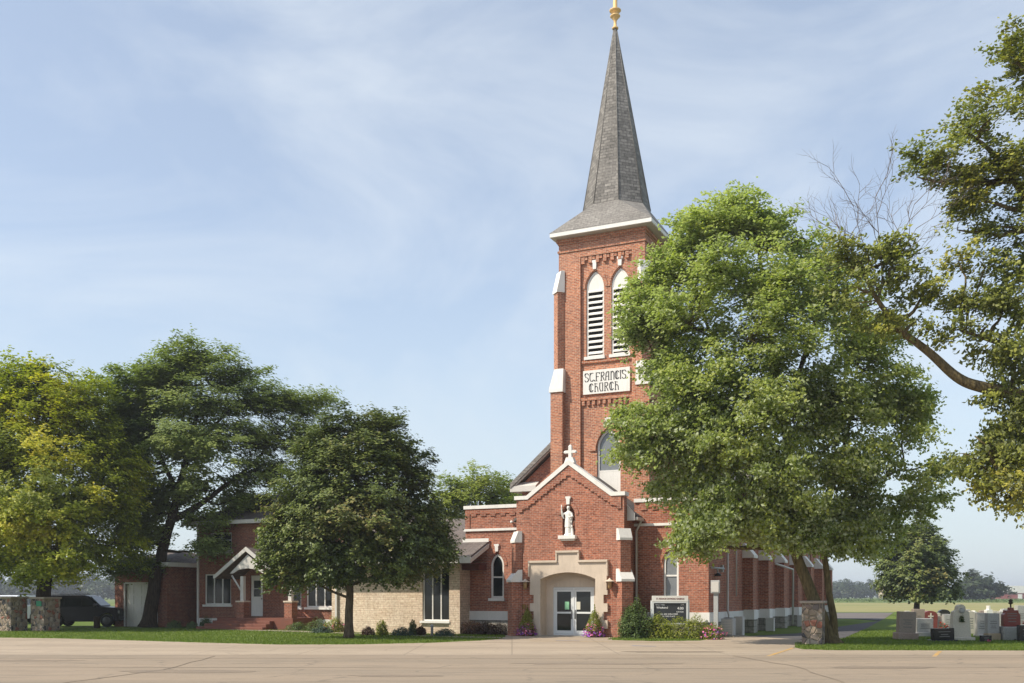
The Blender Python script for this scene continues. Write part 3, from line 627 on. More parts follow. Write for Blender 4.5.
# fittings on the shaded right side
sx = 5.76
MB().tube([(sx+.12,4.2,5.3),(sx+.12,4.2,1.15),(sx+.2,4.1,.9),(sx+.2,4.1,.15),(sx+.3,3.7,.08)], .05).tube([(sx+.1,6.0,5.2),(sx+.1,6.0,1.75)], .035).build('downspout', DSPOUT, CH)
MB().tube([(sx,1.75,2.95),(sx+.1,3.6,2.95)], .05).tube([(sx+.12,2.4,2.9),(sx+.12,2.4,2.6)], .03).box(sx-.0,sx+.10,3.4,3.6,2.8,3.1).build('service_arm', GREYM, CH)
MB().lathe((sx+.14,2.4,2.60), [(.15,0),(.13,.08),(.05,.14)], 10).build('floodlight', BLACK, CH)
MB().tube([(sx+.7,12.2,3.4),(sx+.9,16.0,3.2),(sx+.9,16.0,.2)], .06).build('downspout', DSPOUT, CH)
# ------------------------------------------------------------------ office wing between house and church
OF = root('office_wing', 'low pale stone office wing with grey shingle roof, joined to the church', 'building', L2W(0,0,0), -TH)
MB().prism(rect(-12.6, -5.52, 0, 3.32), .35, .65, [rect(-7.50,-6.06,.58,3.1)]).build('wall', ASHLAR, OF)
MB().box(-5.85,-5.52,.652,1.34,0,3.32).box(-6.05,-5.86,.652,8.6,0,3.3).box(-12.6,-12.3,.652,8.6,0,3.3).box(-12.3,-6.05,8.4,8.6,0,3.3).build('side_wall', ASHLAR, OF)
MB().box(-6.04,-5.48,.27,.349,0,3.3).build('pier', ASHLAR, OF)
w_ = MB().prism(rect(-7.50,-6.06,.58,3.1), .42, .52, [rect(-7.43,-7.02,.66,3.02), rect(-6.97,-6.57,.66,3.02), rect(-6.52,-6.12,.66,3.02)]).build('window', WHITE, OF)
MB().box(-7.45,-6.1,.46,.48,.64,3.04).build('glass', GLASS, w_); bx('sill', WHITE, w_, -7.58, -6.0, .22, .418, .50, .60)
bx('interior_dark_plane', DARK, OF, -12.25, -6.1, 1.6, 1.7, 0, 3.2)  # near-black plane put in as the dim office interior
# roof: slope from the front eave up to the ridge
rz_ = MB(); y0, ym, y1 = -.5, 4.6, 9.4; z0, zm = 3.42, 5.55
def slope(mb, xs0, xs1, ya, za, yb, zb_, t=.10): mb.add([(xs0,ya,za),(xs1,ya,za),(xs1,yb,zb_),(xs0,yb,zb_),(xs0,ya,za+t),(xs1,ya,za+t),(xs1,yb,zb_+t),(xs0,yb,zb_+t)], [(0,3,2,1),(4,5,6,7),(0,1,5,4),(1,2,6,5),(2,3,7,6),(3,0,4,7)]); return mb
zw = z0 + (zm-z0)*(wy-.05-y0)/(ym-y0)
slope(rz_, -12.9, -5.80, y0, z0, ym, zm); slope(rz_, -5.798, -4.55, y0, z0, wy-.05, zw); slope(rz_, -12.9, -5.80, y1, z0, ym+.002, zm)
rz_.build('roof', SHINGR, OF)
MB().prism([(-.5,3.24),(wy-.05,zw-.2),(wy-.05,zw),(-.5,z0)], 0, .05, M=Matrix(((0,1,0,-4.55),(1,0,0,0),(0,0,1,0),(0,0,0,1)))).box(-12.95,-4.5,-.56,-.502,3.22,3.52).build('fascia', WOOD, OF)
MB().box(-12.6,-4.6,-.45,.34,3.20,3.235).box(-5.5,-4.6,.342,1.26,3.20,3.235).build('soffit', SOFF, OF)
MB().box(-5.5,-4.62,.5,1.27,2.95,3.19).build('beam', SOFF, OF)
MB().box(-5.86,-4.5,1.24,1.268,zw+.08,zw+.24).build('flashing', WHITE, OF)
MB().box(-12.32,-12.22,.22,.33,.1,3.3).build('downspout', DSPOUT, OF)
# ------------------------------------------------------------------ rectory (house)
RV = 3.9
H_ = root('brick_house', 'two-storey red brick house with white windows, half hidden by trees', 'house', L2W(0,0,0), -TH)
hx0, hx1 = -24.3, -12.75
ws = [(-23.77,-21.9,1.27,2.98), (-16.75,-15.0,1.15,2.75), (-17.9,-17.1,1.15,2.75)]
us = [(-23.4,-21.85,4.25,5.3), (-20.1,-18.9,4.25,5.3), (-16.2,-15.0,4.25,5.3)]
hol = [rect(*w) for w in ws + us] + [rect(-20.54,-19.68,.62,2.90)]
MB().prism(rect(hx0,hx1,.5,5.75), RV, RV+.3, hol).build('wall', BRICKR, H_)
MB().box(hx0,hx0+.3,RV+.302,RV+8,.5,5.75).box(hx1-.3,hx1,RV+.302,RV+8,.5,5.75).box(hx0+.3,hx1-.3,RV+7.7,RV+8,.5,5.75).build('side_wall', BRICKR, H_)
MB().box(hx0-.04,hx1+.04,RV-.04,RV+.3,0,.498).box(hx0-.04,hx0+.3,RV+.302,RV+8,0,.498).box(hx1-.3,hx1+.04,RV+.302,RV+8,0,.498).build('foundation', WHITE, H_)
bx('interior_dark_plane', DARK, H_, hx0+.35, hx1-.35, RV+1.2, RV+1.3, .5, 5.7)  # near-black plane, its colour stands for the unlit rooms
def casement(x0, x1, z0, z1, n, y=RV):
    g = .07; ww = (x1-x0-g)/n
    o = MB().prism(rect(x0,x1,z0,z1), y+.05, y+.14, [rect(x0+g+i*ww, x0+(i+1)*ww, z0+g, z1-g) for i in range(n)]).build('window', WHITE, H_)
    MB().box(x0+.03,x1-.03,y+.10,y+.12,z0+.03,z1-.03).build('glass', GLASS, o)
    bx('sill', WHITE, o, x0-.1, x1+.1, y-.10, y+.048, z0-.12, z0-.002); return o
casement(*ws[0], 3); casement(*ws[1], 3)
o = casement(*ws[2], 1); MB().box(-17.8,-17.2,RV+.055,RV+.10,1.92,1.98).build('muntin', WHITE, o)
for w in us:
    o = casement(*w, 2); MB().box(w[0]+.05,w[1]-.05,RV+.055,RV+.10,4.85,4.90).build('muntin', WHITE, o)
d = MB().prism(rect(-20.52,-19.70,.64,2.88), RV+.06, RV+.12, [rect(-20.36,-19.86,1.72,2.6)]).build('door', WHITE, H_)
MB().box(-20.38,-19.84,RV+.09,RV+.10,1.7,2.62).build('door_glass', GLASS, d); MB().box(-20.38,-19.84,RV+.05,RV+.088,2.14,2.17).build('muntin', WHITE, d)
MB().lathe((-19.78,RV+.03,1.6), [(.0,-.04),(.035,-.02),(.035,.02),(0.001,.04)], 8).build('handle', BRASS, d)
# hip roof
rfm = MB(); ex0, ex1, ey0, ey1 = hx0-.6, hx1+.6, RV-.6, RV+8.6; ez = 5.92
rfm.add([(ex0,ey0,ez),(ex1,ey0,ez),(ex1,ey1,ez),(ex0,ey1,ez),(ex0+4.4,RV+4,8.1),(ex1-4.4,RV+4,8.1)], [(0,1,5,4),(1,2,5),(2,3,4,5),(3,0,4),(3,2,1,0)]).build('roof', SHINGR, H_)
MB().box(ex0,ex1,ey0,ey1,5.76,5.80).build('soffit', WOOD, H_)
MB().box(ex0-.03,ex1+.03,ey0-.05,ey0,5.72,5.93).box(ex0-.05,ex0,ey0,ey1,5.72,5.93).box(ex1,ex1+.05,ey0,ey1,5.72,5.93).build('fascia', WOOD, H_)
MB().box(hx0+.02,hx0+.12,RV-.10,RV-.01,.2,5.7).box(hx1-.15,hx1-.05,RV-.10,RV-.01,.2,5.7).build('downspout', WHITE, H_)
# porch
py0 = 1.9
pc = -19.15
po = MB().prism([(pc-2.15,2.68),(pc,4.12),(pc+2.15,2.68),(pc+2.15,2.86),(pc,4.32),(pc-2.15,2.86)], py0, RV).build('porch_roof', SHINGR, H_)
MB().prism([(pc-2.2,2.70),(pc-2.08,2.70),(pc,4.12),(pc+2.08,2.70),(pc+2.2,2.70),(pc+2.2,2.84),(pc,4.35),(pc-2.2,2.84)], py0-.06, py0-.002).build('barge_board', DSPOUT, po)
MB().prism([(pc-1.2,2.95)] + [(pc + 1.2*math.cos(R(180-180*i/10))*.9, 2.75 + .45*math.sin(R(180*i/10))) for i in range(11)][0:0] + [(pc-1.0,2.95),(pc-.6,3.15),(pc,3.22),(pc+.6,3.15),(pc+1.0,2.95),(pc+1.2,2.95),(pc,3.95)], py0+.1, py0+.16).build('gable_panel', WOOD, po)
for x in (pc-.42, pc+2.72):
    MB().box(x-.24,x+.24,py0+.0,py0+.48,0,1.42).build('porch_pier', BRICKR, H_)
    MB().box(x-.28,x+.28,py0-.04,py0+.52,1.421,1.50).build('pier_cap', CREAM, H_)
    MB().box(x-.10,x+.10,py0+.14,py0+.34,1.502,2.80).tube([(x-.02,py0+.24,1.9),(x-.75,py0+.24,2.85)] if x<pc else [(x,py0+.24,1.9),(x+.6,py0+.24,2.8)], .05).build('porch_post', WOOD, H_)
MB().box(pc-1.9,pc+3.1,py0-.1,RV-.05,0,.60).build('porch_floor', DSTEP, H_)
MB().box(pc-1.9,pc+1.9,py0-.45,py0-.102,0,.45).box(pc-2.15,pc+1.95,py0-.8,py0-.452,0,.30).box(pc-2.4,pc+2.0,py0-1.15,py0-.802,0,.15).build('step', DSTEP, H_, bevel=.02)
# ------------------------------------------------------------------ garage
GA = root('garage', 'low brick garage with white door behind the leaning tree', 'garage', L2W(0,0,0), -TH)
gy, g0, g1 = 2.6, -29.3, -25.35
gt = 3.45
MB().prism(rect(g0,g1,0,gt), gy, gy+.3, [rect(-28.5,-26.1,0,2.45)]).build('wall', BRICKR, GA)
MB().box(g0,g0+.3,gy+.302,gy+6,0,gt).box(g1-.3,g1,gy+.302,gy+6,0,gt).box(g0+.3,g1-.3,gy+5.7,gy+6,0,gt).build('side_wall', BRICKR, GA)
gd = MB().box(-28.5,-26.1,gy+.12,gy+.18,0,2.45)
for i in range(4):
    for j in range(4): gd.box(-28.45+j*.6, -27.95+j*.6, gy+.10, gy+.121, .08+i*.6, .56+i*.6)
gd.build('garage_door', WHITE, GA)
MB().box(-28.58,-28.5,gy-.03,gy+.1,0,2.53).box(-26.1,-26.02,gy-.03,gy+.1,0,2.53).box(-28.5,-26.1,gy-.03,gy+.1,2.45,2.53).build('door_trim', WHITE, GA)
MB().add([(g0-.4,gy-.4,gt+.16),(g1+.4,gy-.4,gt+.16),(g1+.4,gy+6.4,gt+.16),(g0-.4,gy+6.4,gt+.16),(g0+1.6,gy+3,gt+1.0),(g1-1.6,gy+3,gt+1.0)], [(0,1,5,4),(1,2,5),(2,3,4,5),(3,0,4),(3,2,1,0)]).build('roof', SHINGR, GA)
MB().box(g0-.42,g1+.42,gy-.45,gy-.402,gt-.06,gt+.18).box(g1+.402,g1+.45,gy-.4,gy+6.4,gt-.06,gt+.18).box(g0-.4,g1+.4,gy-.4,gy+6.4,gt+.002,gt+.03).build('fascia', WHITE, GA)
MB().prism(rect(g1, hx0, 0, 2.9), gy+3.6, gy+3.9).build('link_wall', BRICKR, GA)

# ------------------------------------------------------------------ foliage tools
def leaf_mesh(name, C, size, mat_, parent, rng, up=.6, asp=.62, out=None, rnd=None, fold=.25):
    """C: n x 3 leaf centres; one bent diamond per leaf"""
    n = len(C); nrm = rng.normal(size=(n, 3)); nrm /= np.linalg.norm(nrm, axis=1)[:, None]
    nrm[:, 2] = np.abs(nrm[:, 2]); nrm = nrm*(1-up) + np.array([0, 0, up])
    if out is not None: nrm += out*.45
    nrm /= np.linalg.norm(nrm, axis=1)[:, None]
    t = rng.normal(size=(n, 3)); t -= nrm*(t*nrm).sum(1)[:, None]; t /= np.linalg.norm(t, axis=1)[:, None]; b = np.cross(nrm, t)
    s = size*rng.uniform(.65, 1.3, n)[:, None]
    flip = (rng.random(n) < .22)
    tip = C + t*s*.5; base = C - t*s*.5; l = C + b*s*asp*.5 - nrm*s*fold*.5; r = C - b*s*asp*.5 - nrm*s*fold*.5
    l2 = np.where(flip[:, None], r, l); r2 = np.where(flip[:, None], l, r)
    V = np.stack([tip, l2, base, r2], 1).reshape(-1, 3)
    me = bpy.data.meshes.new(name); me.vertices.add(4*n); me.vertices.foreach_set('co', V.astype(np.float32).ravel())
    # two triangles per leaf, folded on the mid-rib
    idx = np.arange(n)[:, None]*4
    tri = np.concatenate([idx + 0, idx + 1, idx + 2, idx + 0, idx + 2, idx + 3], 1).ravel()
    me.loops.add(6*n); me.loops.foreach_set('vertex_index', tri.astype(np.int32))
    me.polygons.add(2*n); me.polygons.foreach_set('loop_start', (np.arange(2*n)*3).astype(np.int32)); me.polygons.foreach_set('loop_total', np.full(2*n, 3, np.int32))
    me.update(calc_edges=True)
    a = me.attributes.new('rnd', 'FLOAT', 'FACE')
    rv = rng.random(n) if rnd is None else np.clip(rnd + rng.normal(0, .16, n), 0, 1)
    a.data.foreach_set('value', np.repeat(rv, 2).astype(np.float32))
    me.materials.append(mat_); o = bpy.data.objects.new(name, me); COL.objects.link(o)
    if parent: o.parent = parent
    return o

def bez(a, b, sag, n=6):
    a, b = Vector(a), Vector(b); m = (a+b)/2 + Vector(sag)
    return [a*(1-t)**2 + m*2*t*(1-t) + b*t*t for t in [i/n for i in range(n+1)]]

def tree(name, label, Y, base_px, trunks, blobs, nspray, nleaf, lsize, srad, leafm, barkm, seed, group=None, flat=.5, gap=.36, gs=.33, shell=.42, up=.55, extra=None, branchy=1.0, limb_r=.11, gapdir=1.0, lim=None):
    """trunks: list of [(px,py,dY)...], r0, r1;  blobs: (px,py,rx_px,rz_px,dY,rY_m)"""
    rng = np.random.default_rng(seed); random.seed(seed)
    b0 = at(base_px[0], base_px[1], Y); b0.z = 0
    T = root(name, label, 'tree', b0, 0, group)
    def W(px, py, dY=0): return at(px, py, Y + dY) - b0
    tm = MB(); nodes = []
    for pts, r0, r1 in trunks:
        P3 = [W(*p) for p in pts]
        # smooth through points
        Q = []
        for i in range(len(P3)-1):
            p0, p1, p2, p3 = P3[max(i-1,0)], P3[i], P3[i+1], P3[min(i+2,len(P3)-1)]
            for k in range(5):
                t = k/5; Q.append(.5*((2*p1)+(p2-p0)*t+(2*p0-5*p1+4*p2-p3)*t*t+(3*p1-p0-3*p2+p3)*t**3))
        Q.append(P3[-1]); n = len(Q); rr = []
        for i, q in enumerate(Q):
            f_ = i/(n-1); r = r0*(1-f_)+r1*f_
            if q.z < .7 and r0 > .15: r *= 1 + .38*max(0, (.7-q.z)/.7)**2
            rr.append(r); 
            Q[i] = q + Vector((noise.noise(q*.9+Vector((seed,0,0))), noise.noise(q*.9+Vector((0,seed,9))), 0))*.10*min(1, r*4)
            nodes.append((Q[i], r))
        tm.tube(Q, rr, 12)
    bl = []
    for px, py, rx, rz, dY, rY in blobs:
        c = W(px, py, dY); bl.append((c, rx*(Y+dY)/F_PX, rY, rz*(Y+dY)/F_PX))
    lm = MB(); lnodes = list(nodes)
    for c, rx, ry, rz in bl:
        best = min(nodes, key=lambda nd: (nd[0]-c).length + max(0, nd[0].z-(c.z-rz*.2))*2.0 + (3 if nd[0].z < 2.0 else 0))
        L = (c-best[0]).length
        if L < .4: continue
        r = min(best[1]*.75, limb_r*(.5+L*.12)); pts = bez(best[0], c, (0, 0, -.10*L if c.z > best[0].z else .25*L), 8)
        pts = [p + Vector((noise.noise(p*1.3), noise.noise(p*1.3+Vector((7,3,1))), noise.noise(p*1.3+Vector((1,9,4)))))*.22*min(1, i/3) for i, p in enumerate(pts)]
        rs = [r*(1-i/8)**.8*.85+.02 for i in range(9)]; tm.tube(pts, rs, 8); lnodes += list(zip(pts[2:], rs[2:]))
    NP = np.array([tuple(p) for p, _ in lnodes]); NR = [r for _, r in lnodes]
    w = np.array([(rx*ry*rz)**.67 for _, rx, ry, rz in bl]); w /= w.sum()
    S = []; tries = 0
    while len(S) < nspray and tries < nspray*12:
        tries += 1; k = rng.choice(len(bl), p=w); c, rx, ry, rz = bl[k]
        d = rng.normal(size=3); d /= np.linalg.norm(d); u = rng.random()**shell
        p = np.array(c) + d*u*np.array([rx, ry, rz])*(1 + .12*rng.normal())*(1.22 if rng.random() < .10 else 1.0)
        if noise.noise(Vector(p)*gs + Vector((seed*3.1, 0, 0))) < -gap + .12*rng.normal(): continue
        wp = p + np.array(b0)
        if wp[2] < 1.9: continue
        if lim and not lim(wp): continue
        S.append((p, k))
    SP = np.array([s[0] for s in S])
    ctr = np.mean(SP, axis=0)
    for i, (p, k) in enumerate(S):
        if rng.random() > branchy: continue
        dd = np.linalg.norm(NP - p, axis=1) + np.maximum(0, NP[:, 2]-p[2])*1.2; j = int(np.argmin(dd)); L = dd[j]
        a = Vector(NP[j]); bpt = Vector(p); r = min(NR[j]*.6, .012+.011*L)
        pts = bez(a, bpt, (0, 0, -.08*L), 4); pts = [q + Vector((noise.noise(q*2), noise.noise(q*2+Vector((5,5,5))), noise.noise(q*2+Vector((2,8,3)))))*.14*min(1, q_i) for q_i, q in enumerate(pts)]
        lm.tube(pts, [r, r*.8, r*.6, r*.4, .006], 4, caps=False)
    tm.build('trunk', barkm, T, fixn=False)
    if lm.v: lm.build('branches', barkm, T, fixn=False)
    nl = (rng.random(len(S))*.8+.6)*nleaf; idx = np.repeat(np.arange(len(S)), nl.astype(int)); n = len(idx)
    # each spray is a few twigs fanning outwards
    od = SP - ctr; od /= np.linalg.norm(od, axis=1)[:, None]
    q = rng.normal(size=(n, 3))*np.array([1, 1, flat]); 
    ntw = 7; tw = rng.normal(size=(len(S), ntw, 3))*np.array([1, 1, flat*1.1]) + od[:, None, :]*.55; tw /= np.linalg.norm(tw, axis=2)[:, :, None]
    wi = rng.integers(0, ntw, n); along = rng.random(n)**.7
    C = SP[idx] + tw[idx, wi]*(along*srad*1.45)[:, None] + q*srad*.24
    C[:, 2] -= along**2*srad*.25
    cl = np.array([noise.noise(Vector(s)*.5 + Vector((9, seed, 0))) for s in SP])*.85 + .42 + rng.normal(0, .12, len(S))
    leaf_mesh('crown', C, lsize, leafm, T, rng, up, out=od[idx], rnd=cl[idx])
    return T

# ------------------------------------------------------------------ trees
FAST_K = 1.0
# 1 yellowing maple at far left, behind the stone pillars
tree('maple_tree', 'broad yellow-green maple on the far left behind the stone pillars', 53, (43,629),
     [([(43,631),(43,600),(46,560),(44,500),(48,450),(52,410)], .44, .10), ([(44,575),(20,530),(-15,480)], .22, .06), ([(45,570),(75,520),(105,475)], .2, .05)],
     [(52,400,42,32,0,2.6),(15,398,38,30,1,2.6),(90,415,30,26,1,2.0),(60,440,50,36,-1,3.2),(8,450,50,40,-1,3.2),(105,460,32,34,0,2.4),(55,500,48,40,-2.5,3.0),(100,510,36,34,0,2.6),
      (-35,430,46,50,0,3.5),(-40,510,46,44,0,3.2),(5,520,42,38,-2,2.8),(112,545,28,22,0,2.0),(60,553,42,24,-2,2.6),(10,558,40,22,-1,2.6),(-40,555,30,22,0,2.4),(128,480,16,20,0,1.4),(30,370,20,16,0,1.2),(84,395,22,18,0,1.4)],
     1100, 120, .20, .58, L_YELLOW, BARKD, 11, flat=.5, gap=.34)
# 2 feathery locust
tree('locust_tree', 'tall feathery blue-green locust tree leaning over the brick house', 57, (149,627.5),
     [([(148,628),(152,600),(158,565),(168,530),(176,500),(186,460),(196,420),(202,385)], .42, .07),
      ([(172,520),(195,508),(222,488),(248,468),(275,440)], .21, .05), ([(178,492),(160,455),(150,420)], .15, .04), ([(188,455),(215,425),(240,400)], .13, .04)],
     [(195,358,34,16,0,2.2),(165,378,34,15,0,2.4),(232,376,36,15,0,2.4),(150,405,36,17,0,2.4),(205,405,46,17,-1,3),(262,402,36,14,0,2.2),(298,404,30,11,0,1.8),(318,398,18,7,0,1),
      (140,438,34,18,0,2.4),(195,440,46,18,-1.5,3),(250,438,42,16,0,2.6),(300,435,28,14,0,2),(135,470,26,17,0,2),(215,473,40,17,-1,2.6),(262,470,34,16,0,2.2),
      (130,505,22,17,0,1.6),(212,515,26,12,0,1.8),(238,500,30,14,1,2),(120,535,24,16,0,1.6),(140,560,22,10,0,1.4),(205,545,22,10,-1,1.2),(185,485,26,14,0,2),(115,562,22,14,0,1.4),(128,385,26,16,0,1.8),(125,420,28,18,0,2),(118,455,26,18,0,2),(150,500,24,16,0,1.8),(150,530,22,14,0,1.6)],
     1150, 130, .20, .62, L_LOCUST, BARKD, 23, flat=.42, gap=.30, up=.75)
# 3 dense dark tree on the lawn
tree('linden_tree', 'small dense dark green tree on the lawn before the stone office wing', 42.2, (349,638),
     [([(349,638),(349,610),(350,580),(352,545),(356,510),(358,460),(358,425)], .19, .05), ([(349,598),(325,588),(300,570)], .06, .03), ([(351,585),(385,572),(415,560)], .07, .03)],
     [(348,430,30,20,0,1.3),(378,432,32,22,0,1.4),(325,450,34,26,0,1.6),(395,458,34,26,0,1.6),(355,470,52,38,-.6,2.2),(305,490,32,30,0,1.6),(412,490,32,28,0,1.6),(355,510,60,36,-1,2.4),
      (290,525,28,28,0,1.4),(425,520,28,28,0,1.5),(322,545,46,28,-.6,2),(392,545,48,26,-.6,2),(285,556,24,22,0,1.3),(435,548,20,20,0,1.2),(350,565,42,16,-.4,1.6),(400,572,34,10,-.3,1.2),(300,575,30,12,0,1.2)],
     1100, 105, .155, .38, L_DARK, BARK, 37, flat=.55, gap=.75, gs=.6)
# 4 silver maple in front of the church
tree('silver_maple', 'large windblown silver maple with pale leaves in front of the church tower', 37.4, (829,645),
     [([(833,648),(824,625),(812,595),(800,565),(790,530),(785,490),(786,445),(780,400),(772,350),(764,290),(756,230)], .27, .05),
      ([(834,648),(834,620),(829,590),(824,555),(826,515),(838,470),(850,420),(862,370)], .155, .04),
      ([(788,510),(765,475),(735,440),(700,415),(668,392)], .13, .03), ([(785,470),(760,420),(730,370),(705,320),(690,270)], .13, .03), ([(783,420),(800,370),(815,320),(822,280)], .12, .03), ([(826,520),(860,490),(900,470)], .1, .03)],
     [(745,215,24,26,0,1.2),(715,225,34,22,0,1.5),(690,240,28,20,0,1.2),(775,232,34,24,0,1.5),(812,262,30,26,0,1.5),(668,275,30,26,0,1.4),(720,275,44,34,-1,2),(775,285,44,34,-1,2),
      (838,300,34,30,0,1.6),(650,318,28,26,0,1.3),(690,325,40,32,-1,2),(745,340,48,38,-1.8,2.2),(805,345,44,36,-1.2,2.2),(862,345,36,32,0,1.8),(676,368,28,24,-.5,1.5),(647,298,20,16,0,1),(642,322,20,14,0,1),(646,340,14,9,0,.8),(800,238,26,22,0,1.4),(700,385,40,30,-1.2,2),
      (762,400,50,36,-2,2.2),(825,402,46,36,-1,2.2),(885,395,34,34,0,1.8),(912,410,24,26,.4,1.4),(628,410,16,8,0,.8),(652,425,36,18,-.4,1.5),(705,440,44,28,-1,1.9),(770,460,50,34,-1.5,2.2),(840,460,46,34,-.5,2.2),(900,455,36,30,0,1.8),
      (650,452,34,16,-.3,1.3),(690,482,36,22,-.6,1.5),(740,505,44,30,-1.4,1.8),(800,510,46,30,-1,2),(862,510,44,28,0,1.8),(915,495,28,24,0,1.4),(706,522,34,24,-1,1.4),(755,528,36,16,-1,1.5),(822,538,30,14,-.5,1.3),(868,542,24,10,0,1),(690,540,20,12,-.8,1),(800,532,24,14,-1,1.2),
      (925,468,22,20,0,1.2)],
     1650, 120, .150, .46, L_SILVER, BARKO, 41, flat=.55, gap=.27, gs=.5, up=.3, shell=.5)
# 5 big maple at right; trunk just outside the frame
SPM = tree('spreading_maple', 'maple at the right edge reaching its mossy limbs and yellowish leaves into view', 31, (1120,654),
     [([(1122,655),(1118,600),(1108,520),(1090,440),(1080,350),(1080,240),(1075,120)], .48, .14),
      ([(1098,470),(1060,420),(1024,397),(985,388),(962,380),(940,362),(915,342),(900,330),(878,300),(862,270)], .24, .05),
      ([(1085,400),(1050,365),(1020,350),(990,340),(960,330)], .14, .04), ([(1081,300),(1050,240),(1020,190),(990,150),(960,130)], .16, .04), ([(1082,250),(1060,150),(1040,90)], .14, .05), ([(1100,480),(1050,470),(1010,480)], .1, .04)],
     [(1010,55,22,20,0,1),(1018,300,24,20,0,1.1),(1012,335,22,16,0,1),(990,325,20,14,0,.9),(1022,385,22,18,0,1),(1000,400,20,10,0,.9),(1020,420,24,18,0,1.1),(985,440,22,10,0,.9),(1018,455,26,20,0,1.2),(960,260,16,12,0,.8),(1035,85,34,34,0,1.5),(990,120,34,22,0,1.3),(960,135,30,20,0,1.2),(925,160,26,18,0,1.1),(915,178,18,14,0,.8),(960,175,34,22,0,1.3),(1000,170,38,34,0,1.6),(1035,180,34,40,0,1.6),(1000,225,34,22,0,1.4),(1030,265,34,34,0,1.4),(975,200,26,16,0,1),
      (955,228,14,10,0,.6),(985,265,26,12,0,1),(965,300,20,12,0,.9),(1000,305,26,18,0,1.1),(1000,350,26,14,0,1),(950,330,20,10,0,.8),(1015,370,24,14,0,1),
      (1010,420,28,14,0,1.1),(975,435,20,9,0,.8),(1005,450,30,16,0,1.2),(965,455,16,7,0,.7),(1000,475,32,16,0,1.2),(1010,500,22,16,0,1),(990,495,12,8,0,.6),(1045,440,34,50,0,1.6),
      (880,255,30,16,0,1.1),(862,285,30,24,0,1.3),(900,280,28,26,0,1.2),(885,315,34,24,0,1.3),(915,320,22,18,0,1),(905,250,16,14,0,.8),(930,290,14,16,0,.8),(845,250,18,14,0,.9),
      (1080,60,50,50,2,2.5),(1110,150,60,70,2,3.5),(1150,280,60,70,3,3.5),(1090,300,40,50,1,2.5),(1130,400,60,60,2,3)],
     950, 95, .145, .36, L_OAKY, BARKO, 53, flat=.6, gap=.15, gs=.8, up=.35)
# dead top with bare twigs, a part of the spreading maple
def bare_twigs(T, Y):
    b0 = T.location; m = MB(); random.seed(5)
    def W(px, py, d=0): return at(px, py, Y+d) - b0
    def grow(p, d, r, L, dep):
        pts = [p]; q = p
        for i in range(5):
            d = (d + Vector((random.gauss(0,.09), random.gauss(0,.09), random.gauss(.03,.06)))).normalized(); q = q + d*L/5; pts.append(q)
            if dep > 0 and i > 0:
                a = random.uniform(.35,.75)*random.choice((-1,1)); nd = Vector((d.x*math.cos(a)+d.z*math.sin(a), d.y+random.uniform(-.4,.4), -d.x*math.sin(a)+d.z*math.cos(a))).normalized()
                grow(q, nd, r*.6, L*random.uniform(.42,.6), dep-1)
        m.tube(pts, [r*(1-.13*i) for i in range(6)], 4, caps=False)
    for px, py, L, a in ((878,290,2.2,-34),(880,286,2.5,-18),(882,285,2.6,-4),(884,286,2.4,10),(880,292,2.0,24),(868,292,1.7,-30)):
        a = R(a + random.uniform(-5,5)); grow(W(px,py), Vector((math.sin(a),random.uniform(-.3,.3),math.cos(a))).normalized(), .020, L, 3)
    m.tube([W(878,300),W(880,292),W(882,283)], [.05,.045,.03], 6)
    m.build('dead_branches', TWIG, T, fixn=False)
bare_twigs(SPM, 31)
# background trees
tree('background_tree', 'bright green leafy tree behind the office wing roof, left of the two', 74, (478,620), [([(478,620),(478,560),(480,500)], .25, .08)],
     [(478,485,26,18,0,2),(455,495,20,20,0,2),(500,495,20,16,0,1.6),(478,515,34,26,0,2.6),(445,515,22,26,0,2),(470,545,36,24,0,2.6)], 260, 90, .24, .7, L_BRIGHT, BARKD, 61, group='trees behind the office wing')
tree('background_tree', 'bright green leafy tree behind the church roof corner, right of the two', 78, (516,620), [([(516,620),(516,560),(516,500)], .22, .08)],
     [(515,492,16,12,0,1.5),(530,500,16,14,0,1.5),(508,515,22,24,0,2),(535,520,20,20,0,2)], 150, 90, .24, .6, L_BRIGHT, BARKD, 62, group='trees behind the office wing')
tree('cemetery_tree', 'round dense maple standing behind the gravestones', 92, (917,616), [([(917,616),(917,590),(917,560)], .3, .1)],
     [(918,535,16,12,0,1.4),(900,548,15,13,0,1.5),(936,550,15,13,0,1.5),(918,556,24,18,-.6,2.4),(893,568,14,16,0,1.6),(943,572,15,16,0,1.6),(917,580,30,18,-.8,2.8),(893,588,13,13,0,1.4),(946,592,12,12,0,1.4),(918,598,30,10,-.5,2.6)],
     420, 85, .30, .62, L_DARK, BARKD, 63, flat=.45, gap=.6)
tree('field_tree', 'bushy round tree standing alone in the far field', 330, (978,601), [([(978,601),(978,590)], .4, .2)],
     [(968,587,12,10,0,4),(982,583,12,10,0,4),(994,591,10,8,0,3.5),(958,592,7,7,0,3),(978,594,18,7,0,5),(974,575,4,6,0,1.5)], 200, 60, .9, 1.3, L_FAR, BARKD, 64)

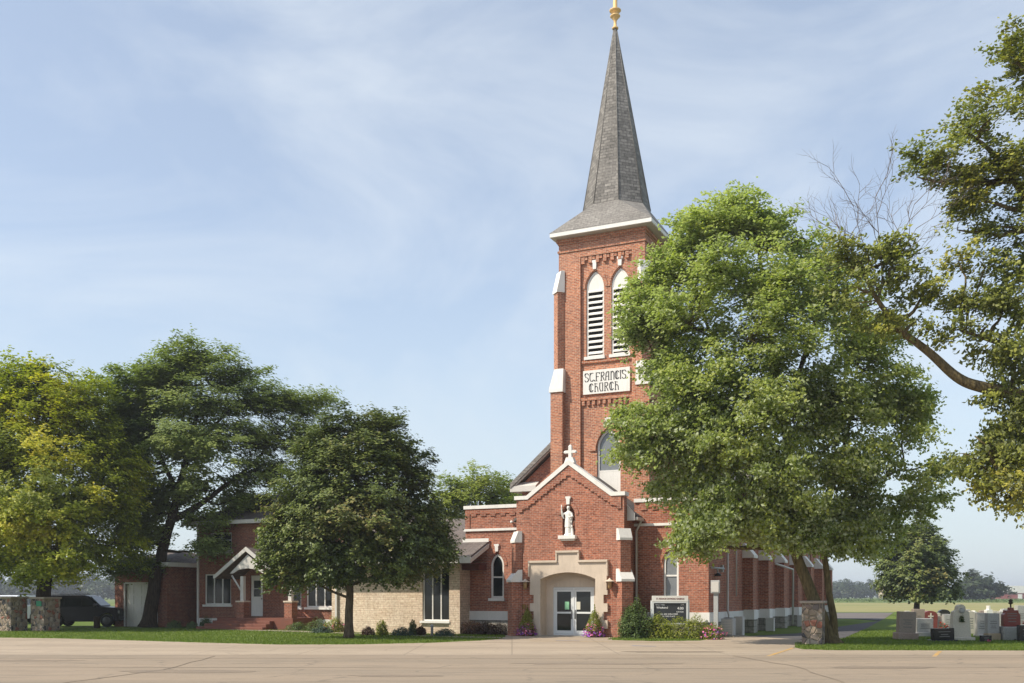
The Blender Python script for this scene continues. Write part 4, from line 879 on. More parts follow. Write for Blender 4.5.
# far tree lines: three source trees, copied
def far_tree(seed, w, h):
    rng = np.random.default_rng(seed); T = root('distant_tree', 'x', 'tree', (0,0,0)); n = 900
    d = rng.normal(size=(n,3)); d /= np.linalg.norm(d, axis=1)[:, None]; r = rng.random(n)**.35
    C = d*r[:, None]*np.array([w/2, w/2, h*.46])*(1+.22*np.array([noise.noise(Vector(x)*2.1+Vector((seed,0,0))) for x in d]))[:, None] + np.array([0,0,h*.52])
    C[:, 2] = np.maximum(C[:, 2], .4); leaf_mesh('crown', C, 1.3, L_FAR, T, rng, .5, .8, out=d)
    MB().tube([(0,0,0),(0,0,h*.5)], [.35,.2], 6).build('trunk', BARKD, T); return T
far_src = [far_tree(71,10,11), far_tree(72,8,13), far_tree(73,13,10)]
spots = []
random.seed(9)
def farrow(px0, px1, Y, step, top, place):
    px = px0
    while px < px1: spots.append((px + random.uniform(-2,2), Y + random.uniform(-25,25), top*random.uniform(.8,1.2), place)); px += step*random.uniform(.8,1.2)
farrow(-60, 155, 520, 8.0, 1.15, 'left'); farrow(770, 885, 640, 8.0, 1.0, 'mid'); farrow(985, 1090, 620, 11, .7, 'right')
farrow(160, 350, 620, 14, .8, 'left')
pw = {'left': 'distant tree in the dark row beyond the parked cars', 'mid': 'distant bluish tree in the row beyond the parking lot', 'right': 'distant tree in the row by the white barn'}
for i, (px, Y, sc, pl) in enumerate(spots):
    src = far_src[i % 3]
    if i < 3: o = src
    else:
        o = src.copy(); COL.objects.link(o)
        for ch in src.children: c = ch.copy(); COL.objects.link(c); c.parent = o
    p = at(px, HZ, Y); o.location = (p.x, p.y, -.3); o.scale = (sc,)*3; o.rotation_euler = (0, 0, random.uniform(0, 6)); o['label'] = pw[pl]; o['group'] = 'trees in the far line, ' + pl
# corn strip
def corn(name, x0, x1, y0, y1, h, lab):
    rng = np.random.default_rng(5); n = 16000; C = np.stack([rng.uniform(x0, x1, n), y0 + (y1-y0)*rng.random(n)**2, rng.uniform(.1, h, n)], 1)
    o = leaf_mesh(name, C, .5, L_YEW, None, rng, .3, .5); m = MB().box(x0, x1, y0+1, y1, 0, h*.8); tag(o, lab, 'crop', None, 'stuff'); return o
corn('crop', 90, 420, 270, 480, .75, 'dark green strip of low crop beyond the mown field')
# barn, silo
BN = root('barn', 'white roofed barn with red walls on the horizon at far right', 'barn', (at(1014,596,585).x, 585, 0))
MB().box(-9,16,0,10,0,3.6).build('wall', mat('barn_red', (.30,.07,.05), .8), BN)
MB().prism([(-9.5,3.4),(16.5,3.4),(16.5,3.6),(12,7.6),(-6,7.6),(-9.5,3.6)], -.4, 10.4).build('roof', WHITE, BN)
MB().box(2,4.5,-.5,-.41,0,2.8).build('door', WHITE, BN)
SL = root('silo', 'pale cream cylindrical silo behind the cemetery tree', 'silo', (at(883.5,596,560).x, 560, 0))
MB().lathe((0,0,0), [(2.6,0),(2.6,7.6)], 20).build('drum', mat('silo_cream', (.62,.52,.40), .8), SL)
MB().lathe((0,0,7.61), [(2.7,0),(2.2,.9),(1.2,1.5),(.1,1.7)], 20).build('dome', WOOD, SL)

# ------------------------------------------------------------------ shrubs and flowers
def cloud(rng, n, w, d, h, fill=.3, dome=True):
    v = rng.normal(size=(n,3)); v /= np.linalg.norm(v, axis=1)[:, None]
    if dome: v[:, 2] = np.abs(v[:, 2])
    r = rng.random(n)**fill; lump = 1 + .38*np.array([noise.noise(Vector(x)*2.6 + Vector((n % 13, w, h))) for x in v])
    C = v*(r*lump)[:, None]*np.array([w/2, d/2, h]); C[:, 2] = np.maximum(C[:, 2], .02); return C, v
def shrub(name, label, loc, w, d, h, lm, seed, n=2600, ls=.075, cat='shrub', group=None, rz=-TH, flowers=None, up=.35, fill=.25, cone=False):
    rng = np.random.default_rng(seed); T = root(name, label, cat, loc, rz, group)
    C, v = cloud(rng, n, w, d, h, fill)
    if cone: s = np.clip(1.1 - C[:, 2]/h, .05, 1); C[:, 0] *= s; C[:, 1] *= s
    leaf_mesh('foliage', C, ls, lm, T, rng, up, .55, out=v)
    st_ = MB(); random.seed(seed)
    for k in range(7):
        a = random.uniform(0, 6.28); st_.tube([(0.05*math.cos(a), .05*math.sin(a), 0), (w*.16*math.cos(a), d*.16*math.sin(a), h*.4), (w*.30*math.cos(a), d*.30*math.sin(a), h*.7)], [.02,.014,.006], 5)
    st_.build('stem', BARKD, T, fixn=False)
    for fm, fn, k in (flowers or []):
        C, v = cloud(rng, fn, w*1.06, d*1.06, h*k, .06); leaf_mesh('flowers', C, ls*1.15, fm, T, rng, .3, .95, out=v)
    return T
def px_loc(px, py): g = G(px, py); return (g[0], g[1], 0)
shrub('yew_shrub', 'large round dark green bush beside the right entrance buttress', L2W(3.12,-.45), 1.45, 1.25, 1.56, L_YEW, 101, 6500, .08)
for i, (u, v, w, h, lab) in enumerate([(3.95,-.25,1.25,.98,'low lime-green shrub touching the round dark bush'), (4.85,-.35,1.3,.90,'low lime-green shrub below the message board'), (5.6,-.3,1.0,.98,'low olive shrub beside the message board post')]):
    shrub('low_shrub', lab, L2W(u, v), w*1.05, .9, h, L_LIME, 110+i, 2600, .07)
shrub('flower_bush', 'pink and violet flowers at the church corner', L2W(6.35,-.35), .95, .7, .66, L_LIME, 120, 1300, .07, 'flowers', None, -TH, [(PET_P,150,.95),(PET_V,60,.8)])
def planter(label, u, v, seed):
    T = root('flower_planter', label, 'planter', L2W(u, v), 0, 'flower planters beside the church door'); rng = np.random.default_rng(seed)
    MB().lathe((0,0,0), [(.16,0),(.20,.04),(.24,.30),(.29,.34),(.28,.38),(.2,.36)], 16).build('pot', mat('terracotta', (.22,.10,.06), .8), T)
    C, vv = cloud(rng, 2600, .70, .70, 1.0, .3); C[:, 0] *= np.clip(1.25-C[:, 2]/1.0, .2, 1); C[:, 1] *= np.clip(1.25-C[:, 2], .2, 1); C[:, 2] += .28; leaf_mesh('foliage', C, .06, L_LIME, T, rng, .3, .5, out=vv)
    C, vv = cloud(rng, 600, .85, .75, .42, .3); C[:, 2] += .05; leaf_mesh('trailing_leaves', C, .06, L_YEW, T, rng, .3, .5, out=vv)
    C, vv = cloud(rng, 260, .92, .82, .46, .1); C[:, 2] += .05; leaf_mesh('violet_flowers', C, .075, PET_V, T, rng, .3, .95, out=vv)
    C, vv = cloud(rng, 150, .86, .8, .6, .1); C[:, 2] += .06; leaf_mesh('pink_flowers', C, .08, PET_P, T, rng, .3, .95, out=vv)
planter('planter of violet and pink flowers left of the church door', -1.80, -.42, 131); planter('planter of violet and pink flowers right of the church door', 1.32, -.42, 132)
for i, (a, lab) in enumerate((((-5.05,.55),'dark red barberry bush at the office wing corner'),((-4.35,.5),'dark red barberry bush under the left church window'),((-3.65,.45),'dark red barberry bush nearest the church entrance'))):
    shrub('barberry_bush', lab, L2W(*a), 1.15, .95, .62 - .04*i, L_RED, 140+i, 2600, .06)
cs = [(368,635.3,14,8,L_RED,'small reddish shrub nearest the lawn tree trunk',141),(382,635.3,13,14,L_LIME,'yellow-green shrub before the stone wall',142),(402,635.8,24,8,L_BLUE,'spreading blue-green juniper before the stone wall',143),
      (413,635.4,9,14,L_YEW,'small upright green shrub left of the office window',144),(421,635.4,11,9,L_RED,'small dark red shrub under the office window',145),(445,636.2,22,7,L_BLUE,'low blue-green juniper beside the barberry bushes',146),
      (298,630.5,26,8,L_YEW,'low dark green shrub beside the house steps',147),(318,631.2,26,12,L_YEW,'green shrub under the house window',148),(334,632.2,22,14,L_LIME,'yellow-green flowering shrub by the lawn tree',149),(322,633.0,22,6,L_BLUE,'low juniper in front of the green shrub',150),
      (174,628.0,16,7,L_HOSTA,'clump of variegated hosta beside the garage wall',151),(192,628.2,12,6,L_HOSTA,'clump of pale hosta nearer the house steps',152),(262,626.5,16,15,L_RED,'rounded dark purple bush beside the porch steps',153),(206,627.8,14,10,L_YEW,'dark green shrub at the house corner',154)]
for px, py, w, h, lm, lab, sd_ in cs:
    l = px_loc(px, py); k = l[1]/F_PX; shrub('hosta_plant' if lm is L_HOSTA else 'shrub', lab, l, w*k, w*k*.8, h*k*1.08, lm, sd_, 1500, .07, 'plant' if lm is L_HOSTA else 'shrub', None, 0, [(PET_P,60,.7)] if sd_ == 149 else None)
l = px_loc(432,635.6); tag(MB().lathe((0,0,0), [(.06,0),(.06,.38),(.075,.39),(.075,.46),(.03,.5)], 12).build('garden_light', GREYM, None, l), 'small grey bollard light before the office window', 'light')

# ------------------------------------------------------------------ lawn grass blades
def blades():
    rng = np.random.default_rng(3); out = []
    def ok(px, py):
        import bisect
        xs = [e_[0] for e_ in edge]; ys = [e_[1] for e_ in edge]; return py < np.interp(px, xs, ys) - .15
    n = 0
    zones = [(-10, 503, 628.5, 645, 60000), (608, 706, 638.2, 641.5, 2500), (795, 1034, 630, 651, 42000)]
    for x0, x1, y0, y1, c in zones:
        px = rng.uniform(x0, x1, c); py = y1 - (y1-y0)*rng.random(c)**1.3; e_ = np.interp(px, [q[0] for q in edge[:11]] if x1 < 600 else ([612,655,700,712] if x1 < 800 else [793,802,830,1024,1500]), [q[1] for q in edge[:11]] if x1 < 600 else ([640.3,641.3,640.8,639] if x1 < 800 else [647.4,649.4,650.4,650.8,651.5]))
        m = py < e_ + rng.uniform(-.3,.12,c)
        if x1 > 800: m &= ~((px < 812) & (py < 643)) & ((py > 640.5 + rng.uniform(-1,1,c)) | (px > 846 + (637.6-py)*2.3) | (px<0))
        px, py = px[m], py[m]; Y = HC*F_PX/(py-HZ); out.append(np.stack([(px-512)*Y/F_PX, Y, np.zeros_like(Y)], 1))
    B = np.concatenate(out); n = len(B); a = rng.uniform(0, 6.28, n); h = rng.uniform(.03,.085,n); w = .012
    d = np.stack([np.cos(a), np.sin(a), 0*a], 1); lean = rng.normal(0,.025,(n,3)); lean[:, 2] = h
    V = np.stack([B - d*w, B + d*w, B + lean], 1).reshape(-1,3); me = bpy.data.meshes.new('grass')
    me.vertices.add(3*n); me.vertices.foreach_set('co', V.astype(np.float32).ravel()); me.loops.add(3*n); me.loops.foreach_set('vertex_index', np.arange(3*n, dtype=np.int32))
    me.polygons.add(n); me.polygons.foreach_set('loop_start', (np.arange(n)*3).astype(np.int32)); me.polygons.foreach_set('loop_total', np.full(n,3,np.int32)); me.update(calc_edges=True)
    at_ = me.attributes.new('rnd','FLOAT','FACE'); at_.data.foreach_set('value', rng.random(n).astype(np.float32)); me.materials.append(L_GRASS)
    o = bpy.data.objects.new('grass', me); COL.objects.link(o); tag(o, 'short mown grass blades covering the lawns', 'grass', None, 'stuff')
blades()

# ------------------------------------------------------------------ stone pillars
def pillar(label, loc, w, h, cap=True, sign=False):
    T = root('stone_pillar', label, 'pillar', loc, -TH, 'fieldstone gate pillars'); m = MB(); rng = random.Random(int(loc[0]*10))
    n = 9; vs = []; fs = []
    k = 8
    for j in range(n+1):
        z = h*j/n
        ring = []
        for s_ in range(4):
            for i in range(k):
                t = i/k - .5; x, y = [(t*w, -w/2), (w/2, t*w), (-t*w, w/2), (-w/2, -t*w)][s_]
                q = Vector((x*3+loc[0], y*3, z*3)); f_ = 1 + .05*noise.noise(q); ring.append((x*f_, y*f_, z))
        vs += ring
    m_ = 4*k
    for j in range(n):
        for i in range(m_): fs.append((j*m_+i, j*m_+(i+1) % m_, (j+1)*m_+(i+1) % m_, (j+1)*m_+i))
    fs.append(tuple(n*m_+i for i in range(m_)))
    m.add(vs, fs).build('shaft', FSTONE, T)
    if cap: MB().box(-w/2-.07,w/2+.07,-w/2-.07,w/2+.07,h+.001,h+.10).build('cap', GR_B, T, bevel=.02)
    if sign: tag(MB().box(-.02,.34,-w/2-.045,-w/2-.03,h-.36,h-.10).build('number_plate', mat('sign_green', (.03,.22,.13), .5), T), 'small blank green plate')
    return T
def corner(px, py, w):   # pillar centre from its front right corner
    g = G(px, py); return (g[0] - (CT*w/2) + ST*w/2, g[1] + ST*w/2 + CT*w/2, 0)
pillar('fieldstone pillar at the left picture edge', corner(11,631.4,.95), .95, 1.62)
pillar('fieldstone pillar with a small green plate, beside the black truck', corner(44,631.4,.95), .95, 1.60, True, True)
pillar('fieldstone pillar with brown cap at the foot of the silver maple', corner(822,645.2,.70), .70, 1.48)

# ------------------------------------------------------------------ statue in the niche
def statue():
    m = MB()
    def ring(z, rx, ry, cx=0, cy=0): return (z, rx, ry, cx, cy)
    rings = [ring(0,.20,.15),ring(.05,.20,.15),ring(.07,.155,.12),ring(.35,.145,.115),ring(.36,.17,.13),ring(.6,.16,.12),ring(.78,.135,.105),ring(.92,.165,.11),ring(1.0,.15,.10),ring(1.05,.07,.06),ring(1.10,.045,.05)]
    n = 14; vs = []; fs = []
    for z, rx, ry, cx, cy in rings:
        for k in range(n):
            t = 2*math.pi*k/n; f_ = 1 + (.06*math.cos(5*t) if z < .8 else 0); vs.append((cx+rx*f_*math.cos(t), cy+ry*f_*math.sin(t), z))
    for i in range(len(rings)-1):
        for k in range(n): fs.append((i*n+k, i*n+(k+1) % n, (i+1)*n+(k+1) % n, (i+1)*n+k))
    fs.append(tuple(range(n))[::-1]); fs.append(tuple((len(rings)-1)*n+k for k in range(n)))
    m.add(vs, fs, 0, True)
    m.lathe((0,-.005,1.08), [(.03,0),(.058,.03),(.075,.09),(.078,.13),(.06,.18),(.02,.205)], 12, sy=1.1)
    m.lathe((0,-.085,1.17), [(.004,-.02),(.014,-.012),(.008,.03)], 6)                      # nose
    m.tube([(-.14,-.02,.96),(-.25,-.06,.92),(-.27,-.12,1.08),(-.27,-.15,1.24)], [.055,.052,.036,.024], 8)       # raised arm
    for k in range(4): m.tube([(-.285+.012*k,-.15,1.23),(-.29+.014*k,-.155,1.33-.006*abs(k-1.5))], [.009,.006], 5)
    m.tube([(-.25,-.15,1.24),(-.225,-.16,1.29)], [.01,.007], 5)
    m.tube([(-.27,-.10,1.02),(-.25,-.05,.84),(-.20,-.02,.72)], [.045,.05,.02], 8)          # hanging sleeve
    m.tube([(.14,-.02,.96),(.20,-.05,.80),(.12,-.15,.78),(.04,-.16,.80)], [.055,.055,.04,.026], 8)
    m.tube([(.06,-.16,.79),(.0,-.165,.82)], [.024,.01], 6)
    m.tube([(.16,-.05,.74),(.17,-.05,.55)], [.05,.02], 8)
    m.tube([(.20,-.03,0),(.20,-.04,.18),(.19,-.05,.34)], [.07,.05,.045], 8)                # small animal at the feet
    m.lathe((.19,-.09,.33), [(.02,0),(.045,.03),(.04,.08),(.01,.11)], 8)
    o = m.build('statue', WHITE, None, L2W(-.02,-.0,4.36), -TH); o.scale = (1.0,1.0,1.0)
    r = o.modifiers.new('remesh', 'REMESH'); r.mode = 'VOXEL'; r.voxel_size = .011; r.use_smooth_shade = True
    tag(o, 'white statue of a robed figure raising one arm in the wall niche', 'statue')
statue()

# ------------------------------------------------------------------ message board
def text(body, size, x, z, y, m, parent, align='LEFT', sx=1.0):
    cu = bpy.data.curves.new('t', 'FONT'); cu.body = body; cu.size = size; cu.extrude = .004; cu.align_x = align; cu.offset = size*.012
    o = bpy.data.objects.new('t', cu); COL.objects.link(o); bpy.context.view_layer.update()
    me = bpy.data.meshes.new_from_object(o.evaluated_get(bpy.context.evaluated_depsgraph_get())); bpy.data.objects.remove(o)
    q = bpy.data.objects.new('lettering', me); me.materials.clear(); me.materials.append(m); COL.objects.link(q); q.parent = parent
    q.rotation_euler = (R(90), 0, 0); q.location = (x, y, z); q.scale = (sx, 1, 1); return q
SB = root('message_board', 'white framed black church message board on two posts above the hedge', 'sign', (at(670,600,42.3).x, 42.3, 0), -.06)
bw, bh0, bh1 = .74, .55, 1.76
MB().prism(rect(-bw,bw,bh0,1.52), -.05, .12, [rect(-bw+.07,bw-.07,bh0+.08,1.46)]).build('frame', ALUM, SB)
hd = MB().box(-bw-.0,bw,-.06,.12,1.522,1.76).build('header', WHITE, SB)
bd = MB().box(-bw+.06,bw-.06,-.005,.05,bh0+.07,1.47).build('letter_board', BOARD, SB)
MB().box(-bw-.06,-bw-.002,-.02,.06,0,1.56).box(bw+.002,bw+.06,-.02,.06,0,1.6).build('post', ALUM, SB)
text('ST. FRANCIS CATHOLIC CHURCH', .095, 0, 1.605, -.064, LETR, hd, 'CENTER', .80)
for t_, s_, x, z, al in (('MASS TIMES',.075,-.60,1.36,'LEFT'),('Weekend',.12,-.56,1.23,'LEFT'),('SAT.',.08,.44,1.36,'LEFT'),('4:00',.15,.30,1.19,'LEFT'),('SUN 8:30',.075,.26,1.07,'LEFT'),('ALL ARE WELCOME',.085,-.05,.97,'CENTER'),('IN THIS PLACE',.08,-.05,.88,'CENTER')):
    text(t_, s_, x, z, -.006, LETW, bd, al)

# meter box on a post, cabinets by the church side
MP = root('meter_box', 'grey utility box on a post at the shaded church corner', 'utility box', L2W(6.12,1.15), -TH)
MB().box(-.09,.09,-.05,.05,0,1.90).build('post', GREYM, MP); MB().box(-.19,.19,-.14,-.052,1.86,2.40).build('box', GREYM, MP, bevel=.02); MB().box(-.15,.15,-.16,-.142,1.92,2.34).build('cover', DSPOUT, MP)
MC = root('air_conditioner', 'grey air conditioning cabinet beside the church side wall', 'air conditioner', L2W(6.3,2.6), -TH)
MB().box(-.25,.25,-.3,.3,.06,.80).build('cabinet', GREYM, MC, bevel=.03); MB().box(-.30,.30,-.35,.35,0,.055).build('pad', PATHM, MC)
sl_ = MB(); [sl_.box(-.20,.20,-.32,-.302,.14+.07*i,.17+.07*i) for i in range(9)]; sl_.build('grille', DSPOUT, MC); MB().lathe((0,0,.802), [(.22,0),(.21,.02),(.05,.03)], 16).build('fan_guard', BLACK, MC)
MC2 = root('electric_cabinet', 'tall pale electric cabinet beside the air conditioner', 'utility cabinet', L2W(6.35,4.4), -TH)
MB().box(-.20,.20,-.2,.2,0,.84).build('cabinet', DSPOUT, MC2, bevel=.02); MB().box(-.15,.15,-.215,-.202,.1,.76).build('door', WOOD, MC2)
for k, (u, v, lab) in enumerate(((6.5,10.6,'small pale utility box between the nearer nave buttresses'),(6.6,19.0,'small pale utility box beside the far nave buttress'))):
    q = root('utility_box', lab, 'utility box', L2W(u, v), -TH); MB().box(-.2,.2,-.15,.15,0,.62).build('cabinet', DSPOUT, q, bevel=.02); MB().box(-.22,.22,-.17,.17,.621,.66).build('lid', WOOD, q)

# ------------------------------------------------------------------ vehicles
TYRE = mat('tyre', (.02,.02,.02), .9); RIM = mat('rim', (.10,.10,.10), .5, .5); LAMP = mat('lamp_lens', (.55,.55,.55), .15); TAIL = mat('tail_lamp', (.30,.02,.02), .3)
def suv(label, paint, loc, rz):
    T = root('parked_suv', label, 'car', loc, rz); b = MB(); W2 = .92
    lo = [(-2.35,.42),(-1.95,.30),(1.95,.30),(2.32,.42),(2.36,.75),(2.30,1.0),(1.15,1.12),(-2.28,1.12),(-2.38,.8)]
    def arc(cx): return [(cx+.42*math.cos(a), .36+.42*math.sin(a)) for a in [R(180-180*i/10) for i in range(11)]]
    body = [(-2.38,.55),(-2.34,.38),(-1.84,.30)] + arc(-1.40)[0:] + [(-.94,.30),(.94,.30)] + arc(1.40) + [(1.84,.30),(1.98,.38),(2.03,.62),(2.01,1.02),(1.90,1.09),(1.12,1.15),(-2.26,1.16),(-2.38,.95)]
    b.prism(body, -W2, W2)
    cab = [(1.02,1.12),(-2.30,1.14),(-2.22,1.68),(-2.08,1.78),(.12,1.80),(.38,1.74)]; n = len(cab)
    vs = [(x, -W2+.04 if z < 1.2 else -W2+.17, z) for x, z in cab] + [(x, W2-.04 if z < 1.2 else W2-.17, z) for x, z in cab]
    b.add(vs, [tuple(range(n)), tuple(range(n, 2*n))[::-1]] + [(i, (i+1) % n, (i+1) % n+n, i+n) for i in range(n)])
    b.build('body', paint, T, bevel=.035)
    for sy in (-1, 1):
        def sp(x, z): t = (z-1.2)/.5; return (x, sy*((W2-.055)*(1-t)+(W2-.16)*t), z)
        for q in ([(.86,1.20),(.02,1.20),(.02,1.62),(.24,1.62)], [(-.06,1.20),(-.95,1.20),(-.95,1.62),(-.06,1.62)], [(-1.03,1.20),(-2.14,1.20),(-2.08,1.62),(-1.03,1.62)]):
            v1 = [sp(*p) for p in q]; v2 = [(p[0], p[1]+sy*.012, p[2]) for p in v1]; MB().add(v1+v2, [(0,1,2,3),(4,5,6,7),(0,1,5,4),(1,2,6,5),(2,3,7,6),(3,0,4,7)]).build('window', GLASS, T)
        MB().box(.72,.90,min(sy*W2,sy*(W2+.2)),max(sy*W2,sy*(W2+.2)),1.14,1.30).build('mirror', BLACK, T, bevel=.03)
        MB().tube([(-1.9,sy*.66,1.85),(-.1,sy*.66,1.86)], .02).build('roof_rail', RIM, T)
        MB().box(1.88,2.03,min(sy*.55,sy*.86),max(sy*.55,sy*.86),.76,.93).build('headlight', LAMP, T, bevel=.02)
        MB().box(-2.40,-2.3,min(sy*.68,sy*.9),max(sy*.68,sy*.9),.85,1.1).build('tail_light', TAIL, T, bevel=.02)
        for x in (-1.40, 1.40):
            Mw = Matrix(((1,0,0,x),(0,0,-1,sy*.80),(0,1,0,.36),(0,0,0,1))); wh = MB().lathe((0,0,0), [(.24,-.12),(.34,-.12),(.36,-.08),(.36,.08),(.34,.12),(.24,.12)], 24, M=Mw).build('wheel', TYRE, T)
            MB().lathe((0,0,0), [(.02,-.125),(.22,-.125),(.24,-.10),(.24,.10),(.22,.125),(.02,.125)], 12, M=Mw).build('rim', RIM, wh)
    v = [(1.0,-.78,1.18),(1.0,.78,1.18),(.43,.70,1.70),(.43,-.70,1.70)]; MB().add(v+[(p[0]+.04,p[1],p[2]+.03) for p in v], [(0,1,2,3),(4,5,6,7),(0,1,5,4),(1,2,6,5),(2,3,7,6),(3,0,4,7)]).build('windscreen', GLASS, T)
    MB().box(1.97,2.05,-.5,.5,.62,.88).build('grille', BLACK, T); MB().box(1.93,2.08,-.88,.88,.38,.56).build('bumper', BLACK, T, bevel=.03)
    return T
PB = mat('black_car_paint', (.008,.008,.010), .3, .0, .25); PW = mat('white_car_paint', (.70,.72,.74), .25)
suv('black boxy four-wheel-drive parked in shade before the garage', PB, (at(87.5,600,58.5).x, 58.5, 0), R(2))
suv('pale car mostly hidden behind the two left stone pillars', PW, (at(8,600,64).x, 64, 0), R(-90))
tag(MB().lathe((0,0,0), [(.16,0),(.17,.05),(.17,.60),(.15,.64),(.05,.66)], 14).build('bollard', BARKD, None, (at(97,600,55.5).x,55.5,0)), 'short dark grey post standing in front of the black car', 'bollard')

# ------------------------------------------------------------------ gravestones
GRP = 'gravestones in the churchyard'
def stone(label, px, py, w, top, m, kind='block', base=None, basem=None, bh=4.0, rz=0, lab2=None, thick=.22, eng=True):
    """px centre, py foot, w px, top y px"""
    g = G(px, py); Y = g[1]; k = Y/F_PX; T = root('gravestone', label, 'gravestone', (g[0], Y, 0), rz, GRP)
    H_t = (py-top)*k; b = bh*k if base else 0; w2 = w*k/2; hh = H_t - b; T.rotation_euler = (R(((px*37) % 5 - 2)*.6), R(((px*53) % 7 - 3)*.5), R(((px*29) % 9 - 4)*1.5) + rz)
    if base:
        wb = base*k/2; MB().box(-wb, wb, -thick-.06, thick+.06, 0, b).build('base', basem or m, T, bevel=.03)
    z0 = b + .001
    if kind == 'block': pts = rect(-w2, w2, z0, z0+hh)
    elif kind == 'round': pts = [(-w2, z0), (w2, z0)] + [(w2*math.cos(R(a)), z0+hh-w2*.6+w2*.6*math.sin(R(a))) for a in range(0, 181, 15)]
    elif kind == 'tablet': pts = [(-w2, z0), (w2, z0), (w2*.80, z0+hh*.78), (w2*.45, z0+hh*.83)] + [(w2*.42*math.cos(R(a)), z0+hh-w2*.42+w2*.42*math.sin(R(a))) for a in range(0, 181, 15)] + [(-w2*.45, z0+hh*.83), (-w2*.80, z0+hh*.78)]
    elif kind == 'shoulder': pts = [(-w2, z0), (w2, z0), (w2, z0+hh*.62), (w2*.8, z0+hh*.72), (w2*.75, z0+hh*.86), (w2*.25, z0+hh*.86), (w2*.2, z0+hh), (-w2*.2, z0+hh), (-w2*.25, z0+hh*.86), (-w2*.75, z0+hh*.86), (-w2*.8, z0+hh*.72), (-w2, z0+hh*.62)]
    elif kind == 'obelisk': pts = [(-w2, z0), (w2, z0), (w2*.72, z0+hh*.9), (0, z0+hh), (-w2*.72, z0+hh*.9)]
    elif kind == 'cross': pts = [(-w2*.35, z0), (w2*.35, z0), (w2*.25, z0+hh*.5), (w2*.9, z0+hh*.55), (w2*.9, z0+hh*.78), (w2*.25, z0+hh*.8), (w2*.25, z0+hh), (-w2*.25, z0+hh), (-w2*.25, z0+hh*.8), (-w2*.9, z0+hh*.78), (-w2*.9, z0+hh*.55), (-w2*.25, z0+hh*.5)]
    MB().prism(pts, -thick*.7, thick*.7).build('headstone', m, T, bevel=.012)
    if eng and kind in ('block','tablet','shoulder','round'):
        e_ = MB(); rr = random.Random(int(px*7)); z = z0 + hh*.25
        while z < z0 + hh*.72:
            ww = w2*rr.uniform(.35,.7); e_.box(-ww, ww, -thick*.7-.006, -thick*.7, z, z+.03); z += rr.uniform(.07,.13)
        e_.build('inscription', ENGL if m in (GR_K, GR_R, GR_B) else ENGR, T)
    return T
stone('tall grey-brown granite gravestone nearest the driveway', 905.5, 639.6, 17, 611.6, GR_B, 'block', 21, GR_P, 7)
stone('brownish stone rising behind the first two gravestones', 917.5, 634, 11, 609, GR_B, 'block', None)
s_ = stone('wide low grey double gravestone', 923.5, 636.6, 17, 618.5, GR_G, 'block', 20, GR_G, 5)
t = stone('red granite gravestone with a pale cross on its face', 929, 631.5, 14, 610.8, GR_R, 'round', eng=False)
MB().box(-.035,.035,-.175,-.153,.50,.92).box(-.13,-.0352,-.174,-.153,.72,.79).box(.0352,.13,-.174,-.153,.72,.79).build('cross_relief', GR_L, t)
stone('low black polished granite gravestone on a dark slab', 942.5, 641.2, 21, 628.2, GR_K, 'block', 26, GR_K, 1.6)
stone('small brown stone between the red and the tall tablet', 938.8, 629, 6, 616, GR_P, 'block')
stone('small grey stone behind the black polished gravestone', 947.0, 630, 8, 614.5, GR_G, 'block')
stone('dark rounded stone far back by the red gravestone', 943.5, 623, 11, 609.4, GR_K, 'round', 10, GR_G, 4)
t = stone('tall pale tablet with a small rounded medallion top and green plant', 960, 640.6, 19, 604.5, GR_L, 'tablet', 25, GR_L, 3.6, eng=False)
MB().lathe((0,0,0), [(.01,0),(.11,0),(.11,.02),(.07,.03),(.01,.03)], 16, M=Matrix(((1,0,0,0),(0,0,1,-.19),(0,1,0,1.17),(0,0,0,1)))).build('medallion', GR_G, t)
rg = np.random.default_rng(8); C, v = cloud(rg, 260, .22, .10, .28, .4); C[:, 2] += .72; C[:, 1] -= .2; leaf_mesh('plant', C, .06, L_YEW, t, rg)
stone('narrow pale stone just behind the tall tablet', 969.5, 634, 8, 611, GR_L, 'round')
stone('white square post marker', 973.2, 632.5, 5, 610.5, WHITE, 'obelisk', 6, WHITE, 2.5, eng=False)
stone('plain grey slab gravestone right of the white post', 981, 636.5, 10, 612.8, GR_G, 'block', 11, GR_G, 2.5)
stone('white cross marker rising behind the slabs', 988.6, 628, 7, 605.8, WHITE, 'cross', 5, WHITE, 3, eng=False)
stone('grey stone with dark inscribed top on rough tan base', 992.2, 640.2, 11.5, 613.2, GR_G, 'block', 12, GR_T, 7)
t = stone('narrow grey stone with small white cross on top', 1000.6, 634.5, 6, 611.5, GR_G, 'block', 7, GR_G, 3)
MB().box(-.035,.035,-.03,.03,.93,1.16).box(-.09,-.036,-.03,.03,1.03,1.09).box(.036,.09,-.03,.03,1.03,1.09).build('cross', WHITE, t)
t = stone('large red granite gravestone with ornament, on rock-faced grey pedestal', 1010.8, 640.4, 16, 607.5, GR_R, 'shoulder', 18.5, GR_ROUGH, 14)
MB().tube([(0,0,1.30),(0,0,1.42)], .03).lathe((0,0,1.42), [(.03,0),(.11,.05),(.05,.10),(.09,.15),(.02,.22)], 8).build('ornament', BARKD, t)
t = stone('black granite gravestone cut by the right picture edge, red flowers on top', 1026, 641.5, 15, 625, GR_K, 'block', 18, GR_K, 2)
rg = np.random.default_rng(9); C, v = cloud(rg, 130, .4, .2, .16, .5); C[:, 2] += .66; leaf_mesh('flowers', C, .06, PET_R, t, rg)
stone('tall grey stone behind the large red gravestone', 1020, 632, 9, 605.5, GR_G, 'block', 10, GR_G, 3)
t = stone('tiny dark plaque marker with a pink flower', 985.6, 642.2, 11, 635.4, GR_K, 'block', None, thick=.1)
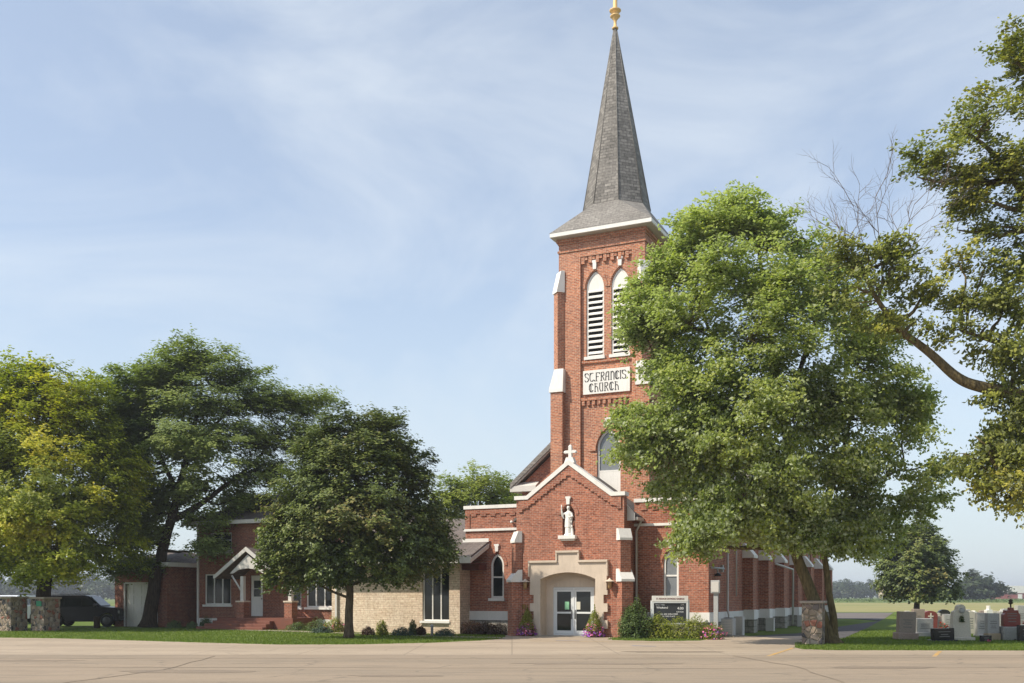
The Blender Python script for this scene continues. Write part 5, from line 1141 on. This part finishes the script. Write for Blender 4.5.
rg = np.random.default_rng(10); C, v = cloud(rg, 70, .14, .1, .12, .5); C[:, 0] += .05; C[:, 1] -= .13; leaf_mesh('flowers', C, .05, PET_P, t, rg)
rr = random.Random(4)
words = ['pale', 'grey', 'brown', 'white']
back = [(910,620,5,613.5,GR_L,'tiny pale stone in the back row left of the round tree trunk'),(952,621,7,613,GR_G,'grey stone in the back row under the round tree edge'),(964,622,6,612,GR_P,'small pinkish stone peeking over the pale tablet shoulder'),
        (977,623,6,612,GR_B,'low brown stone behind the white post'),(1003,622,7,612.5,GR_L,'pale stone in the back row left of the red granite'),(1033,623,7,610,GR_G,'grey stone beyond the right picture edge'),(996,624,6,614,GR_B,'brown back-row stone behind the dark inscribed one'),(933,622,6,613.5,GR_L,'pale back-row stone behind the red cross stone')]
back += [(907,618,4,610.8,GR_L,'tiny pale stone just over the left shoulder of the first granite gravestone'),(937.5,624,4,613,GR_L,'slim pale back-row stone just right of the red cross stone'),(956,623,4,611.5,WHITE,'slim white back-row marker left of the tall tablet'),
        (967.5,622,4,609.5,GR_G,'slim grey back-row marker right of the tall tablet'),(982,621,5,610.5,GR_P,'small pinkish back-row stone above the plain grey slab'),(994,621,4,611,GR_L,'slim pale back-row stone above the rough tan base stone'),
        (1005,618,4,608.5,GR_G,'slim grey marker at the left shoulder of the big red granite'),(1016.5,620,4,609,GR_L,'slim pale marker at the right shoulder of the big red granite')]
for px, py, w, tp, m, lab in back: stone(lab, px, py, w, tp, m, 'round' if w == 6 else 'block')
shrub('grave_flowers', 'red and orange flowers beside the small brown stone', px_loc(944,633), .55, .4, .5, L_YEW, 190, 400, .07, 'flowers', None, 0, [(PET_R,120,1.0)])

# ------------------------------------------------------------------ air
hz = mat('haze_air'); nt = hz.node_tree; nt.nodes.remove(P(hz)); pv = nt.nodes.new('ShaderNodeVolumePrincipled')
pv.inputs['Color'].default_value = (.86,.91,1,1); pv.inputs['Density'].default_value = .0004; pv.inputs['Anisotropy'].default_value = .2
nt.links.new(pv.outputs[0], nt.nodes['Material Output'].inputs['Volume'])
tag(MB().box(-2600,2600,-80,3600,-1.2,36).build('haze', hz), 'pale summer haze over the fields', None, None, 'stuff')
